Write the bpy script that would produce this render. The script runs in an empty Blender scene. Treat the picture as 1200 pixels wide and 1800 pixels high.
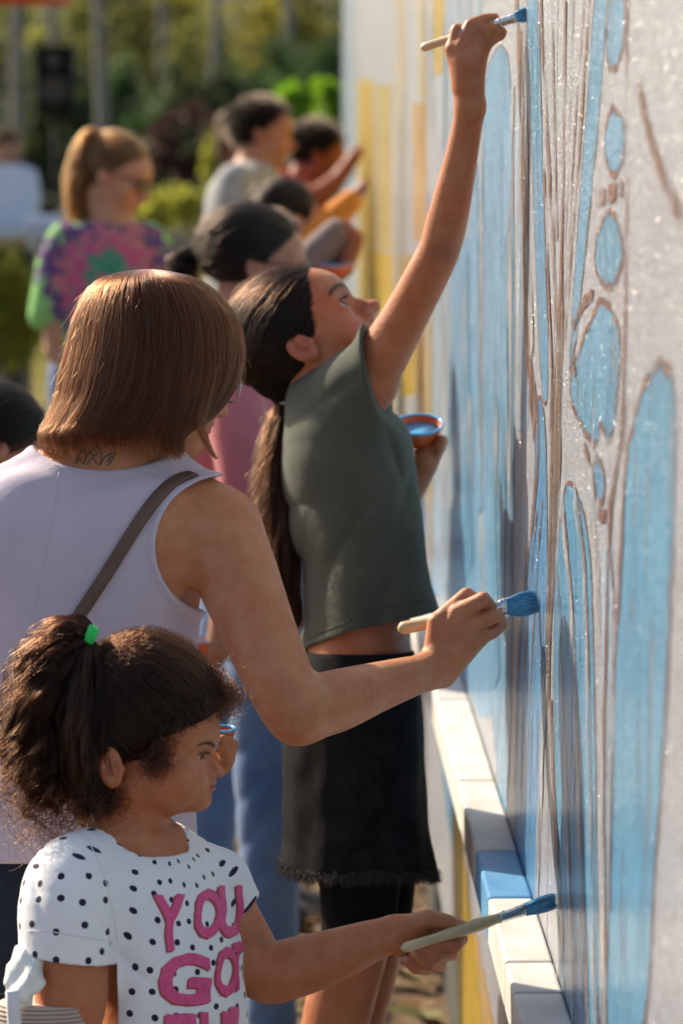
import bpy, bmesh, math, random
import numpy as np
from mathutils import Vector, Matrix
from mathutils.bvhtree import BVHTree

random.seed(7)
rng = np.random.default_rng(7)
scene = bpy.context.scene
COL = scene.collection

# ------------------------------------------------------------------ camera, world, sun, exposure
FPX = 4900.0            # focal length in photo pixels (1200 x 1800)
CAM_H = 1.9             # camera height
PITCH = math.atan(781.0 / FPX)
YAW = math.atan(130.0 / FPX * math.cos(PITCH))
cp, sp_, cy_, sy_ = math.cos(PITCH), math.sin(PITCH), math.cos(YAW), math.sin(YAW)
FW = np.array([sy_ * cp, cy_ * cp, -sp_])
RT = np.array([cy_, -sy_, 0.0])
UPV = np.array([sy_ * sp_, cy_ * sp_, cp])
CAM = np.array([0.0, 0.0, CAM_H])

cam_data = bpy.data.cameras.new("camera")
cam = bpy.data.objects.new("camera", cam_data)
COL.objects.link(cam)
cam.matrix_world = Matrix(((RT[0], UPV[0], -FW[0], CAM[0]), (RT[1], UPV[1], -FW[1], CAM[1]),
                           (RT[2], UPV[2], -FW[2], CAM[2]), (0, 0, 0, 1)))
cam_data.sensor_fit = 'VERTICAL'
cam_data.sensor_height = 36.0
cam_data.lens = FPX / 1800.0 * 36.0
cam_data.clip_start = 0.05
cam_data.clip_end = 600
cam_data.dof.use_dof = True
cam_data.dof.focus_distance = 3.28
cam_data.dof.aperture_fstop = 4.5
scene.camera = cam

SUN_AZ = math.radians(47)      # to the left of the wall direction (+Y), beyond the painters
SUN_EL = math.radians(32)
world = bpy.data.worlds.new("World")
scene.world = world
world.use_nodes = True
wn = world.node_tree.nodes
sky = wn.new("ShaderNodeTexSky")
sky.sky_type = 'NISHITA'
sky.sun_disc = False
sky.sun_elevation = SUN_EL
sky.sun_rotation = -SUN_AZ
sky.air_density = 1.0
sky.dust_density = 2.0
wn["Background"].inputs[1].default_value = 0.105
world.node_tree.links.new(sky.outputs[0], wn["Background"].inputs[0])

sun_data = bpy.data.lights.new("sun", 'SUN')
sun_data.energy = 5.0
sun_data.angle = math.radians(0.6)
sun_data.color = (1.0, 0.86, 0.66)
sun = bpy.data.objects.new("sun", sun_data)
COL.objects.link(sun)
sd = Vector((-math.sin(SUN_AZ) * math.cos(SUN_EL), math.cos(SUN_AZ) * math.cos(SUN_EL), math.sin(SUN_EL)))
sun.rotation_euler = sd.to_track_quat('Z', 'Y').to_euler()
sun.location = (-6, 14, 12)

scene.view_settings.view_transform = 'Standard'
scene.view_settings.look = 'None'
scene.view_settings.exposure = 0.72
scene.view_settings.gamma = 1.0
scene.view_settings.use_curve_mapping = False
scene.render.engine = 'CYCLES'
scene.cycles.use_denoising = True
scene.cycles.max_bounces = 8
scene.cycles.transparent_max_bounces = 12
scene.cycles.sample_clamp_indirect = 6.0

# ------------------------------------------------------------------ pixel helpers
def PX(x, y, d):
    """a point of the place that lies at depth d metres under photo position x, y"""
    return CAM + RT * ((x - 600) / FPX * d) + UPV * (-(y - 900) / FPX * d) + FW * d

WALL_X = 0.33
def on_wall(x, y, off=0.0):
    dirv = RT * ((x - 600) / FPX) + UPV * (-(y - 900) / FPX) + FW
    t = (WALL_X - off) / dirv[0]
    return CAM + dirv * t

def ground_at(x, y, z=0.0):
    dirv = RT * ((x - 600) / FPX) + UPV * (-(y - 900) / FPX) + FW
    t = (z - CAM_H) / dirv[2]
    return CAM + dirv * t

# ------------------------------------------------------------------ object helpers
def tag(o, label=None, cat=None, group=None, kind=None):
    if label: o["label"] = label
    if cat: o["category"] = cat
    if group: o["group"] = group
    if kind: o["kind"] = kind
    return o

def thing(name, label, cat, loc=(0, 0, 0), group=None):
    o = bpy.data.objects.new(name, None)
    o.empty_display_size = 0.1
    COL.objects.link(o)
    o.location = Vector([float(c) for c in loc])
    tag(o, label, cat, group)
    return o

def put(o, parent):
    """parent without moving the child: meshes are written in world coordinates"""
    if parent is not None:
        root = parent
        off = Vector((0, 0, 0))
        while root is not None:
            off += Vector(root.location)
            root = root.parent
        o.parent = parent
        o.location = Vector(o.location) - off
    return o

def mesh_obj(name, V, Fc, mat, parent=None, smooth=True, attrs=None, uv=None):
    me = bpy.data.meshes.new(name)
    V = np.asarray(V, dtype=np.float32).reshape(-1, 3)
    if isinstance(Fc, np.ndarray):
        n, k = Fc.shape
        me.vertices.add(len(V)); me.vertices.foreach_set("co", V.ravel())
        me.loops.add(n * k); me.loops.foreach_set("vertex_index", Fc.astype(np.int32).ravel())
        me.polygons.add(n)
        me.polygons.foreach_set("loop_start", np.arange(0, n * k, k, dtype=np.int32))
        me.polygons.foreach_set("loop_total", np.full(n, k, dtype=np.int32))
        me.update(calc_edges=True)
        me.validate()
    else:
        me.from_pydata([tuple(map(float, v)) for v in V], [], [tuple(int(i) for i in f) for f in Fc])
        me.update()
    if smooth:
        me.polygons.foreach_set("use_smooth", np.ones(len(me.polygons), dtype=bool))
    if attrs:
        for an, arr in attrs.items():
            arr = np.asarray(arr, dtype=np.float32)
            if arr.ndim == 2 and arr.shape[1] == 4:
                a = me.attributes.new(an, 'FLOAT_COLOR', 'POINT'); a.data.foreach_set("color", arr.ravel())
            elif arr.ndim == 2:
                a = me.attributes.new(an, 'FLOAT_VECTOR', 'POINT'); a.data.foreach_set("vector", arr.ravel())
            else:
                a = me.attributes.new(an, 'FLOAT', 'POINT'); a.data.foreach_set("value", arr.ravel())
    o = bpy.data.objects.new(name, me)
    if mat is not None:
        for m in (mat if isinstance(mat, (list, tuple)) else [mat]):
            me.materials.append(m)
    COL.objects.link(o)
    return put(o, parent)

def box_vf(c, h, ax=None):
    c = np.asarray(c, float); h = np.asarray(h, float)
    ax = np.eye(3) if ax is None else np.asarray(ax, float)
    V = [c + ax.T @ (h * np.array([sx, sy, sz])) if False else c + ax[0] * h[0] * sx + ax[1] * h[1] * sy + ax[2] * h[2] * sz
         for sz in (-1, 1) for sy in (-1, 1) for sx in (-1, 1)]
    Fq = [(0, 2, 3, 1), (4, 5, 7, 6), (0, 1, 5, 4), (2, 6, 7, 3), (0, 4, 6, 2), (1, 3, 7, 5)]
    return V, Fq

def box(name, c, h, mat, parent=None, bevel=0.0, ax=None, seg=2):
    V, Fq = box_vf(c, h, ax)
    o = mesh_obj(name, V, Fq, mat, parent, smooth=False)
    if bevel:
        m = o.modifiers.new("bevel", 'BEVEL'); m.width = bevel; m.segments = seg; m.limit_method = 'NONE'
    return o

def catmull(P, n):
    """smooth resampling of a polyline of any-dimension points, n samples per span"""
    P = np.asarray(P, float)
    if len(P) < 3:
        t = np.linspace(0, 1, n * (len(P) - 1) + 1)[:, None]
        return P[0] * (1 - t) + P[-1] * t
    Q = np.vstack([2 * P[0] - P[1], P, 2 * P[-1] - P[-2]])
    out = []
    for i in range(1, len(Q) - 2):
        t = np.linspace(0, 1, n, endpoint=False)[:, None]
        p0, p1, p2, p3 = Q[i - 1], Q[i], Q[i + 1], Q[i + 2]
        out.append(0.5 * ((2 * p1) + (-p0 + p2) * t + (2 * p0 - 5 * p1 + 4 * p2 - p3) * t ** 2 + (-p0 + 3 * p1 - 3 * p2 + p3) * t ** 3))
    out.append(P[-1][None])
    return np.vstack(out)

def catmull_closed(P, n):
    P = np.asarray(P, float); m = len(P); out = []
    for i in range(m):
        p0, p1, p2, p3 = P[i - 1], P[i], P[(i + 1) % m], P[(i + 2) % m]
        t = np.linspace(0, 1, n, endpoint=False)[:, None]
        out.append(0.5 * ((2 * p1) + (-p0 + p2) * t + (2 * p0 - 5 * p1 + 4 * p2 - p3) * t ** 2 + (-p0 + 3 * p1 - 3 * p2 + p3) * t ** 3))
    return np.vstack(out)

def tube_vf(P, R, sides=10, cap=True, flat=1.0, ref=(0, 0, 1)):
    """swept tube; flat squeezes the second cross axis"""
    P = np.asarray(P, float); n = len(P); R = np.broadcast_to(np.asarray(R, float), (n,))
    T = np.gradient(P, axis=0); T /= np.linalg.norm(T, axis=1)[:, None] + 1e-12
    V = []; ref = np.asarray(ref, float)
    u = np.cross(T[0], ref)
    if np.linalg.norm(u) < 1e-3: u = np.cross(T[0], (1, 0, 0))
    u /= np.linalg.norm(u)
    for i in range(n):
        u = u - T[i] * (u @ T[i]); u /= np.linalg.norm(u) + 1e-12
        v = np.cross(T[i], u)
        for k in range(sides):
            a = 2 * math.pi * k / sides
            V.append(P[i] + R[i] * (u * math.cos(a) + v * math.sin(a) * flat))
    Fq = [(i * sides + k, i * sides + (k + 1) % sides, (i + 1) * sides + (k + 1) % sides, (i + 1) * sides + k)
          for i in range(n - 1) for k in range(sides)]
    if cap:
        Fq.append(tuple(range(sides))[::-1]); Fq.append(tuple(range((n - 1) * sides, n * sides)))
    return V, Fq

def tube(name, P, R, mat, parent=None, sides=10, flat=1.0, smooth=True, ref=(0, 0, 1)):
    V, Fq = tube_vf(P, R, sides, True, flat, ref)
    return mesh_obj(name, V, Fq, mat, parent, smooth)

def lathe(name, origin, axis, prof, mat, parent=None, sides=28, smooth=True):
    """prof: list of (along, radius)"""
    a = np.asarray(axis, float); a /= np.linalg.norm(a)
    u = np.cross(a, (0, 0, 1));
    if np.linalg.norm(u) < 1e-3: u = np.cross(a, (1, 0, 0))
    u /= np.linalg.norm(u); v = np.cross(a, u)
    V = []; o = np.asarray(origin, float)
    for (h, r) in prof:
        for k in range(sides):
            t = 2 * math.pi * k / sides
            V.append(o + a * h + (u * math.cos(t) + v * math.sin(t)) * r)
    Fq = [(i * sides + k, i * sides + (k + 1) % sides, (i + 1) * sides + (k + 1) % sides, (i + 1) * sides + k)
          for i in range(len(prof) - 1) for k in range(sides)]
    Fq.append(tuple(range(sides))[::-1]); Fq.append(tuple(range((len(prof) - 1) * sides, len(prof) * sides)))
    return mesh_obj(name, V, Fq, mat, parent, smooth)

# ------------------------------------------------------------------ signed-distance figures -> one continuous skin
def unit_(v):
    v = np.asarray(v, float); return v / np.linalg.norm(v)

class Vol:
    """a box of signed distances in a figure's own pixel units: x right, y down, z away"""
    def __init__(s, lo, hi, v):
        s.lo = np.array(lo, np.float32); s.v = float(v)
        s.n = (np.ceil((np.array(hi) - np.array(lo)) / v).astype(int) + 1)
        s.ax = [s.lo[i] + np.arange(s.n[i], dtype=np.float32) * v for i in range(3)]
        s.D = np.full(tuple(s.n), 60.0, np.float32)
    def sl(s, lo, hi):
        i0 = np.clip(np.floor((np.array(lo) - s.lo) / s.v).astype(int), 0, s.n)
        i1 = np.clip(np.ceil((np.array(hi) - s.lo) / s.v).astype(int) + 1, 0, s.n)
        if np.any(i1 <= i0): return None
        S = tuple(slice(a, b) for a, b in zip(i0, i1))
        return S, s.ax[0][S[0]][:, None, None], s.ax[1][S[1]][None, :, None], s.ax[2][S[2]][None, None, :]
    def apply(s, fn, lo, hi, k, op='+'):
        pad = k + 2.5 * s.v
        r = s.sl(np.array(lo) - pad, np.array(hi) + pad)
        if r is None: return
        S, X, Y, Z = r
        b = fn(X, Y, Z).astype(np.float32)
        a = s.D[S]
        if op == '-': a = -a
        if k > 0:
            h = np.clip(0.5 + 0.5 * (b - a) / k, 0, 1)
            m = b + (a - b) * h - k * h * (1 - h)
        else:
            m = np.minimum(a, b)
        s.D[S] = m if op == '+' else -m
        return s
    # subtracting b: -( min(-a, b) )
    def cone(s, a, b, ra, rb, k=6, op='+'):
        a = np.array(a, float); b = np.array(b, float); ba = b - a; L = float(ba @ ba) + 1e-9
        rm = max(ra, rb)
        def fn(X, Y, Z):
            t = np.clip(((X - a[0]) * ba[0] + (Y - a[1]) * ba[1] + (Z - a[2]) * ba[2]) / L, 0, 1)
            dx = X - a[0] - t * ba[0]; dy = Y - a[1] - t * ba[1]; dz = Z - a[2] - t * ba[2]
            return np.sqrt(dx * dx + dy * dy + dz * dz) - (ra + (rb - ra) * t)
        return s.apply(fn, np.minimum(a, b) - rm, np.maximum(a, b) + rm, k, op)
    def group(s, segs, k, op):
        """segs: list of (fn, lo, hi): hard union among themselves, smooth union with the rest"""
        pad = k + 3 * s.v
        lo = np.min([q[1] for q in segs], 0) - pad; hi = np.max([q[2] for q in segs], 0) + pad
        r = s.sl(lo, hi)
        if r is None: return s
        S = r[0]; T = np.full(s.D[S].shape, 60.0, np.float32); o = [q.start for q in S]
        for fn, l, h in segs:
            r2 = s.sl(np.array(l) - pad, np.array(h) + pad)
            if r2 is None: continue
            S2, X, Y, Z = r2; L2 = tuple(slice(q.start - o[i], q.stop - o[i]) for i, q in enumerate(S2))
            T[L2] = np.minimum(T[L2], fn(X, Y, Z))
        a = s.D[S]
        if op == '-': a = -a
        h = np.clip(0.5 + 0.5 * (T - a) / k, 0, 1); m = T + (a - T) * h - k * h * (1 - h)
        s.D[S] = m if op == '+' else -m
        return s
    def chain(s, pts, k=6, op='+', infl=0.0, kk=None, sm=None):
        """tapering limb through (x, y, z, r); sm > 1 rounds the path"""
        P = np.array([jj(*p) for p in pts]); P[:, 3] += infl
        if len(P) == 1: P = np.vstack([P, P + 1e-3])
        if sm is None: sm = 5 if P[:, 3].min() > 22 else 1
        if sm > 1 and len(P) > 2: P = catmull(P, sm)
        segs = []
        for i in range(len(P) - 1):
            a, b, ra, rb = P[i, :3], P[i + 1, :3], P[i, 3], P[i + 1, 3]; ba = b - a; Lq = float(ba @ ba) + 1e-9
            def fn(X, Y, Z, a=a, ba=ba, Lq=Lq, ra=ra, rb=rb):
                t = np.clip(((X - a[0]) * ba[0] + (Y - a[1]) * ba[1] + (Z - a[2]) * ba[2]) / Lq, 0, 1)
                dx = X - a[0] - t * ba[0]; dy = Y - a[1] - t * ba[1]; dz = Z - a[2] - t * ba[2]
                return np.sqrt(dx * dx + dy * dy + dz * dz) - (ra + (rb - ra) * t)
            rm = max(ra, rb); segs.append((fn, np.minimum(a, b) - rm, np.maximum(a, b) + rm))
        return s.group(segs, k, op)
    def ell(s, c, r, R=None, k=6, op='+', raw=False):
        """ellipsoid; R rows are its axes"""
        if not raw:
            q = jj(c[0], c[1], c[2], 1.0); c = np.array(q[:3]); r = np.array(r, float) * q[3]
        c = np.array(c, float); r = np.array(r, float); R = np.eye(3) if R is None else np.array(R, float)
        ext = np.sqrt(((R * r[:, None]) ** 2).sum(0))
        def fn(X, Y, Z):
            x, y, z = X - c[0], Y - c[1], Z - c[2]
            A = [(R[i, 0] * x + R[i, 1] * y + R[i, 2] * z) / r[i] for i in range(3)]
            k0 = np.sqrt(A[0] ** 2 + A[1] ** 2 + A[2] ** 2)
            k1 = np.sqrt((A[0] / r[0]) ** 2 + (A[1] / r[1]) ** 2 + (A[2] / r[2]) ** 2) + 1e-6
            return k0 * (k0 - 1) / k1
        return s.apply(fn, c - ext, c + ext, k, op)
    def loft(s, st, u=(1, 0, 0), k=4, sub=8, infl=0.0, op='+'):
        """stations (x, y, z, a, b) down an elliptic body; a along u (level), b across; distances taken slice by slice"""
        st = np.array(st, float)
        for q in st:
            m = 1 + q[2] / FPX
            q[0] = 600 + (q[0] - 600) * m; q[1] = 900 + (q[1] - 900) * m; q[3] *= m; q[4] *= m
        G = catmull(st, sub); G[:, 3:] += infl; u = unit_(u); vv = np.array([-u[2], 0, u[0]])
        y0, y1 = G[0, 1], G[-1, 1]; rm = G[:, 3:].max()
        lo = np.array([G[:, 0].min() - rm, y0 - infl, G[:, 2].min() - rm]); hi = np.array([G[:, 0].max() + rm, y1 + infl, G[:, 2].max() + rm])
        def fn(X, Y, Z):
            yy = Y.ravel(); yc = np.clip(yy, y0, y1)
            cx, cz, a, b = [np.interp(yc, G[:, 1], G[:, j]).reshape(Y.shape).astype(np.float32) for j in (0, 2, 3, 4)]
            e = (yy - yc).reshape(Y.shape)
            p = (X - cx) * u[0] + (Z - cz) * u[2]; q = (X - cx) * vv[0] + (Z - cz) * vv[2]
            r = np.sqrt((p / a) ** 2 + (q / b) ** 2); g = np.sqrt((p / (a * a)) ** 2 + (q / (b * b)) ** 2) + 1e-6
            d = np.where(r < 0.3, (r - 1) * np.minimum(a, b), r * (r - 1) / g)
            ae = np.abs(e) - 0.0
            return np.where(ae > 1e-3, np.where(d > 0, np.sqrt(d * d + ae * ae), np.maximum(d, ae)), d)
        return s.group([(fn, lo, hi)], k, op)
    def cut(s, p, n, k=2.0):
        """keep the side the normal points away from"""
        q = jj(p[0], p[1], p[2], 1); n = np.array(n, float); n /= np.linalg.norm(n)
        X, Y, Z = s.ax[0][:, None, None], s.ax[1][None, :, None], s.ax[2][None, None, :]
        pl = (X - q[0]) * n[0] + (Y - q[1]) * n[1] + (Z - q[2]) * n[2]
        s.D = np.maximum(s.D, pl.astype(np.float32)); return s
    def bump(s, fn):
        X, Y, Z = s.ax[0][:, None, None], s.ax[1][None, :, None], s.ax[2][None, None, :]
        s.D = s.D + fn(X, Y, Z).astype(np.float32); return s
    def mesh(s, smooth=2):
        D = s.D
        # close the box
        D = D.copy()
        for ax in range(3):
            for e in (0, -1):
                ix = [slice(None)] * 3; ix[ax] = e; D[tuple(ix)] = np.maximum(D[tuple(ix)], 0.5)
        ins = D < 0
        cnt = np.zeros(tuple(d - 1 for d in D.shape), np.uint8)
        for dx in (0, 1):
            for dy in (0, 1):
                for dz in (0, 1):
                    cnt += ins[dx:dx + cnt.shape[0], dy:dy + cnt.shape[1], dz:dz + cnt.shape[2]]
        act = (cnt > 0) & (cnt < 8)
        I, J, K = np.nonzero(act)
        idx = np.full(cnt.shape, -1, np.int32); idx[I, J, K] = np.arange(len(I))
        C = np.stack([D[I + a, J + b, K + c] for a in (0, 1) for b in (0, 1) for c in (0, 1)], 1)
        off = np.array([(a, b, c) for a in (0, 1) for b in (0, 1) for c in (0, 1)], np.float32)
        acc = np.zeros((len(I), 3), np.float32); num = np.zeros(len(I), np.float32)
        for p in range(8):
            for q in range(p + 1, 8):
                if np.abs(off[p] - off[q]).sum() != 1: continue
                a, b = C[:, p], C[:, q]; cr = (a < 0) != (b < 0)
                t = np.where(cr, a / np.where(cr, a - b, 1), 0)
                acc += np.where(cr[:, None], off[p] + (off[q] - off[p]) * t[:, None], 0); num += cr
        V = np.stack([I, J, K], 1) + acc / np.maximum(num, 1)[:, None]
        V = s.lo + V * s.v
        Q = []
        for ax in range(3):
            o1, o2 = [(1, 2), (2, 0), (0, 1)][ax]
            a = [slice(1, -1)] * 3; a[ax] = slice(0, -1); b = [slice(1, -1)] * 3; b[ax] = slice(1, None)
            A = ins[tuple(a)]; B = ins[tuple(b)]
            for flip, m in ((False, A & ~B), (True, ~A & B)):
                ii = np.stack(np.nonzero(m), 1)
                if not len(ii): continue
                for x in (0, 1, 2):
                    if x != ax: ii[:, x] += 1
                e1 = np.zeros(3, int); e1[o1] = 1; e2 = np.zeros(3, int); e2[o2] = 1
                g = lambda d: idx[ii[:, 0] - d[0], ii[:, 1] - d[1], ii[:, 2] - d[2]]
                q = np.stack([g(e1 + e2), g(e2), g(e1 * 0), g(e1)], 1)
                Q.append(q[:, ::-1] if flip else q)
        Q = np.vstack(Q)
        Q = Q[(Q >= 0).all(1)]
        vm = V.mean(0); p0, p1, p2 = V[Q[:, 0]] - vm, V[Q[:, 1]] - vm, V[Q[:, 2]] - vm
        if (np.cross(p0, p1) * p2).sum() < 0: Q = Q[:, ::-1]
        if smooth:
            e = np.vstack([Q[:, [0, 1]], Q[:, [1, 2]], Q[:, [2, 3]], Q[:, [3, 0]]])
            e = np.vstack([e, e[:, ::-1]]); n = len(V)
            w = np.bincount(e[:, 0], minlength=n).astype(float)
            for it in range(smooth):
                for lam in (0.55, -0.50):
                    nb = np.stack([np.bincount(e[:, 0], V[e[:, 1], c], minlength=n) for c in range(3)], 1) / np.maximum(w, 1)[:, None]
                    V = V + lam * (nb - V)
        return V, Q

def jj(x, y, z, r=0.0):
    """photo position + depth offset (pixel units) -> the figure's own units"""
    m = 1 + z / FPX
    return (600 + (x - 600) * m, 900 + (y - 900) * m, z, r * m)

def to_world(V, d0):
    V = np.asarray(V, float); s = d0 / FPX
    return CAM + np.outer((V[:, 0] - 600) * s, RT) + np.outer(-(V[:, 1] - 900) * s, UPV) + np.outer(d0 + V[:, 2] * s, FW)

def jw(x, y, z, d0):
    q = jj(x, y, z)
    return to_world(np.array([q[:3]]), d0)[0]

def jws(P, d0):
    return np.array([jw(p[0], p[1], p[2], d0) for p in P])

def sdf_obj(name, vol, d0, mat, parent=None, smooth=2, color=None, uvfn=None):
    V, Q = vol.mesh(smooth)
    at = {}
    if color is not None:
        c = color(V); at["Col"] = np.hstack([c, np.ones((len(c), 1))])
    if uvfn is not None:
        at["pat"] = uvfn(V)
    o = mesh_obj(name, to_world(V, d0), Q, mat, parent, True, at)
    o["_"] = 0; del o["_"]
    return o, V, Q

def skin_color(base, spots=()):
    base = np.array(base, float)
    def fn(V):
        c = np.tile(base, (len(V), 1))
        for (p, r, col, st) in spots:
            q = np.array(jj(*p)[:3]); r = np.array(r, float) * np.ones(3)
            w = np.exp(-(((V - q) / r) ** 2).sum(1) * 1.2)[:, None] * st
            c = c * (1 - w) + np.array(col) * w
        return c
    return fn

def bvh_of(V, Q, d0):
    W = to_world(V, d0)
    return BVHTree.FromPolygons([tuple(v) for v in W], [tuple(int(i) for i in q) for q in Q])

def ray_px(bvh, x, y, off=0.0):
    d = RT * ((x - 600) / FPX) + UPV * (-(y - 900) / FPX) + FW
    dn = Vector(d / np.linalg.norm(d))
    h = bvh.ray_cast(Vector(CAM), dn)
    if h[0] is None: return None
    return np.array(h[0]) + np.array(h[1]) * off, np.array(h[1])

# ------------------------------------------------------------------ hair
def hair_obj(name, strands, r0, r1, mat, parent=None, d0=None):
    """strands: N x M x 3 world points, drawn as real hair curves"""
    S = np.asarray(strands, np.float32); n, m, _ = S.shape
    hc = bpy.data.hair_curves.new(name)
    hc.add_curves([m] * n)
    hc.attributes["position"].data.foreach_set("vector", S.ravel())
    ra = hc.attributes.get("radius") or hc.attributes.new("radius", 'FLOAT', 'POINT')
    t = np.linspace(0, 1, m, dtype=np.float32)
    prof = (r0 + (r1 - r0) * t ** 2)
    ra.data.foreach_set("value", np.tile(prof, n).astype(np.float32) * np.repeat(rng.uniform(0.7, 1.25, n), m).astype(np.float32))
    o = bpy.data.objects.new(name, hc)
    hc.materials.append(mat)
    COL.objects.link(o)
    return put(o, parent)

def smooth_noise(n, m, amp, freq):
    """n strands x m points x 3 of slow wobble that grows along the strand"""
    t = np.linspace(0, 1, m)[None, :, None]
    out = 0
    for f in freq:
        ph = rng.uniform(0, 2 * math.pi, (n, 1, 3)); out = out + np.sin(t * f * 2 * math.pi + ph) * rng.normal(0, 1, (n, 1, 3)) / len(freq)
    return out * amp * t
# ------------------------------------------------------------------ materials
def newmat(name):
    m = bpy.data.materials.new(name); m.use_nodes = True
    nt = m.node_tree; b = nt.nodes["Principled BSDF"]
    return m, nt, b

def nd(nt, t, **kw):
    n = nt.nodes.new(t)
    for k, v in kw.items():
        if k == 'inp':
            for i, val in v.items(): n.inputs[i].default_value = val
        else: setattr(n, k, v)
    return n

def lk(nt, a, b): nt.links.new(a, b)

def noise_mix(nt, c0, c1, scale, detail=4, lo=0.35, hi=0.65, coord=None, rough=0.6, kind='Object'):
    tc = nd(nt, "ShaderNodeTexCoord")
    n = nd(nt, "ShaderNodeTexNoise", inp={'Scale': scale, 'Detail': detail, 'Roughness': rough})
    if coord is not None:
        mp = nd(nt, "ShaderNodeMapping"); mp.inputs['Scale'].default_value = coord
        lk(nt, tc.outputs[kind], mp.inputs[0]); lk(nt, mp.outputs[0], n.inputs['Vector'])
    else:
        lk(nt, tc.outputs[kind], n.inputs['Vector'])
    r = nd(nt, "ShaderNodeMapRange", inp={'From Min': lo, 'From Max': hi})
    lk(nt, n.outputs['Fac'], r.inputs['Value'])
    mx = nd(nt, "ShaderNodeMix", data_type='RGBA')
    lk(nt, r.outputs[0], mx.inputs['Factor'])
    if isinstance(c0, tuple): mx.inputs['A'].default_value = (*c0, 1)
    else: lk(nt, c0, mx.inputs['A'])
    if isinstance(c1, tuple): mx.inputs['B'].default_value = (*c1, 1)
    else: lk(nt, c1, mx.inputs['B'])
    return mx.outputs['Result'], n

def add_bump(nt, b, scale, dist, strength=0.6, detail=3, coord=None, tex='NOISE'):
    tc = nd(nt, "ShaderNodeTexCoord")
    if tex == 'NOISE': n = nd(nt, "ShaderNodeTexNoise", inp={'Scale': scale, 'Detail': detail, 'Roughness': 0.6}); out = 'Fac'
    else: n = nd(nt, "ShaderNodeTexVoronoi", inp={'Scale': scale}); out = 'Distance'
    if coord is not None:
        mp = nd(nt, "ShaderNodeMapping"); mp.inputs['Scale'].default_value = coord
        lk(nt, tc.outputs['Object'], mp.inputs[0]); lk(nt, mp.outputs[0], n.inputs['Vector'])
    else: lk(nt, tc.outputs['Object'], n.inputs['Vector'])
    bp = nd(nt, "ShaderNodeBump", inp={'Strength': strength, 'Distance': dist})
    lk(nt, n.outputs[out], bp.inputs['Height'])
    if b.inputs['Normal'].is_linked:
        lk(nt, b.inputs['Normal'].links[0].from_socket, bp.inputs['Normal'])
    lk(nt, bp.outputs[0], b.inputs['Normal'])
    return bp

def plain(name, c, rough=0.6, c2=None, scale=30, bump=None, metal=0.0, spec=0.5, coord=None):
    m, nt, b = newmat(name)
    b.inputs['Roughness'].default_value = rough; b.inputs['Metallic'].default_value = metal
    b.inputs['Specular IOR Level'].default_value = spec
    if c2 is not None:
        o, _ = noise_mix(nt, c, c2, scale, coord=coord); lk(nt, o, b.inputs['Base Color'])
    else: b.inputs['Base Color'].default_value = (*c, 1)
    if bump: add_bump(nt, b, bump[0], bump[1], bump[2] if len(bump) > 2 else 0.6)
    return m

def skin_mat(name):
    m, nt, b = newmat(name)
    at = nd(nt, "ShaderNodeAttribute", attribute_name="Col")
    hs = nd(nt, "ShaderNodeHueSaturation", inp={'Value': 0.86, 'Saturation': 1.06, 'Hue': 0.497})
    lk(nt, at.outputs['Color'], hs.inputs['Color'])
    o, n = noise_mix(nt, hs.outputs[0], at.outputs['Color'], 45, detail=6, lo=0.3, hi=0.62)
    hs2 = nd(nt, "ShaderNodeHueSaturation", inp={'Value': 0.96, 'Saturation': 1.05, 'Hue': 0.492}); lk(nt, o, hs2.inputs['Color'])
    o, n = noise_mix(nt, hs2.outputs[0], o, 16, detail=4, lo=0.32, hi=0.60)
    sp0, _ = noise_mix(nt, (1, 1, 1), (0.86, 0.80, 0.78), 330, detail=2, lo=0.60, hi=0.72)
    mq = nd(nt, "ShaderNodeMix", data_type='RGBA', blend_type='MULTIPLY'); mq.inputs['Factor'].default_value = 1.0
    lk(nt, o, mq.inputs['A']); lk(nt, sp0, mq.inputs['B']); o = mq.outputs['Result']
    lk(nt, o, b.inputs['Base Color'])
    rr_, _ = noise_mix(nt, (0.36, 0.36, 0.36), (0.58, 0.58, 0.58), 70, detail=5); lk(nt, rr_, b.inputs['Roughness'])
    b.inputs['Specular IOR Level'].default_value = 0.42
    b.inputs['Subsurface Weight'].default_value = 0.16
    b.inputs['Subsurface Radius'].default_value = (1.0, 0.36, 0.2)
    b.inputs['Subsurface Scale'].default_value = 0.009
    b.inputs['Sheen Weight'].default_value = 0.05
    b.inputs['Sheen Roughness'].default_value = 0.4
    b.inputs['Sheen Tint'].default_value = (1, 0.85, 0.7, 1)
    add_bump(nt, b, 700, 0.0008, 0.55, 2)
    add_bump(nt, b, 150, 0.0026, 0.36, 4)
    return m

def hair_mat(name, c, rough=0.32, rand=0.25, rrough=0.4):
    m = bpy.data.materials.new(name); m.use_nodes = True; nt = m.node_tree
    nt.nodes.remove(nt.nodes["Principled BSDF"])
    h = nd(nt, "ShaderNodeBsdfHairPrincipled")
    h.parametrization = 'COLOR'
    info = nd(nt, "ShaderNodeHairInfo")
    ramp = nd(nt, "ShaderNodeMix", data_type='RGBA')
    ramp.inputs['A'].default_value = (c[0] * (1 - rand), c[1] * (1 - rand), c[2] * (1 - rand), 1)
    ramp.inputs['B'].default_value = (min(1, c[0] * (1 + rand * 1.6)), min(1, c[1] * (1 + rand * 1.4)), min(1, c[2] * (1 + rand * 1.2)), 1)
    lk(nt, info.outputs['Random'], ramp.inputs['Factor'])
    lk(nt, ramp.outputs['Result'], h.inputs['Color'])
    h.inputs['Roughness'].default_value = rough
    h.inputs['IOR'].default_value = 1.36
    h.inputs['Radial Roughness'].default_value = rrough
    lk(nt, h.outputs[0], nt.nodes['Material Output'].inputs[0])
    return m

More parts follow.
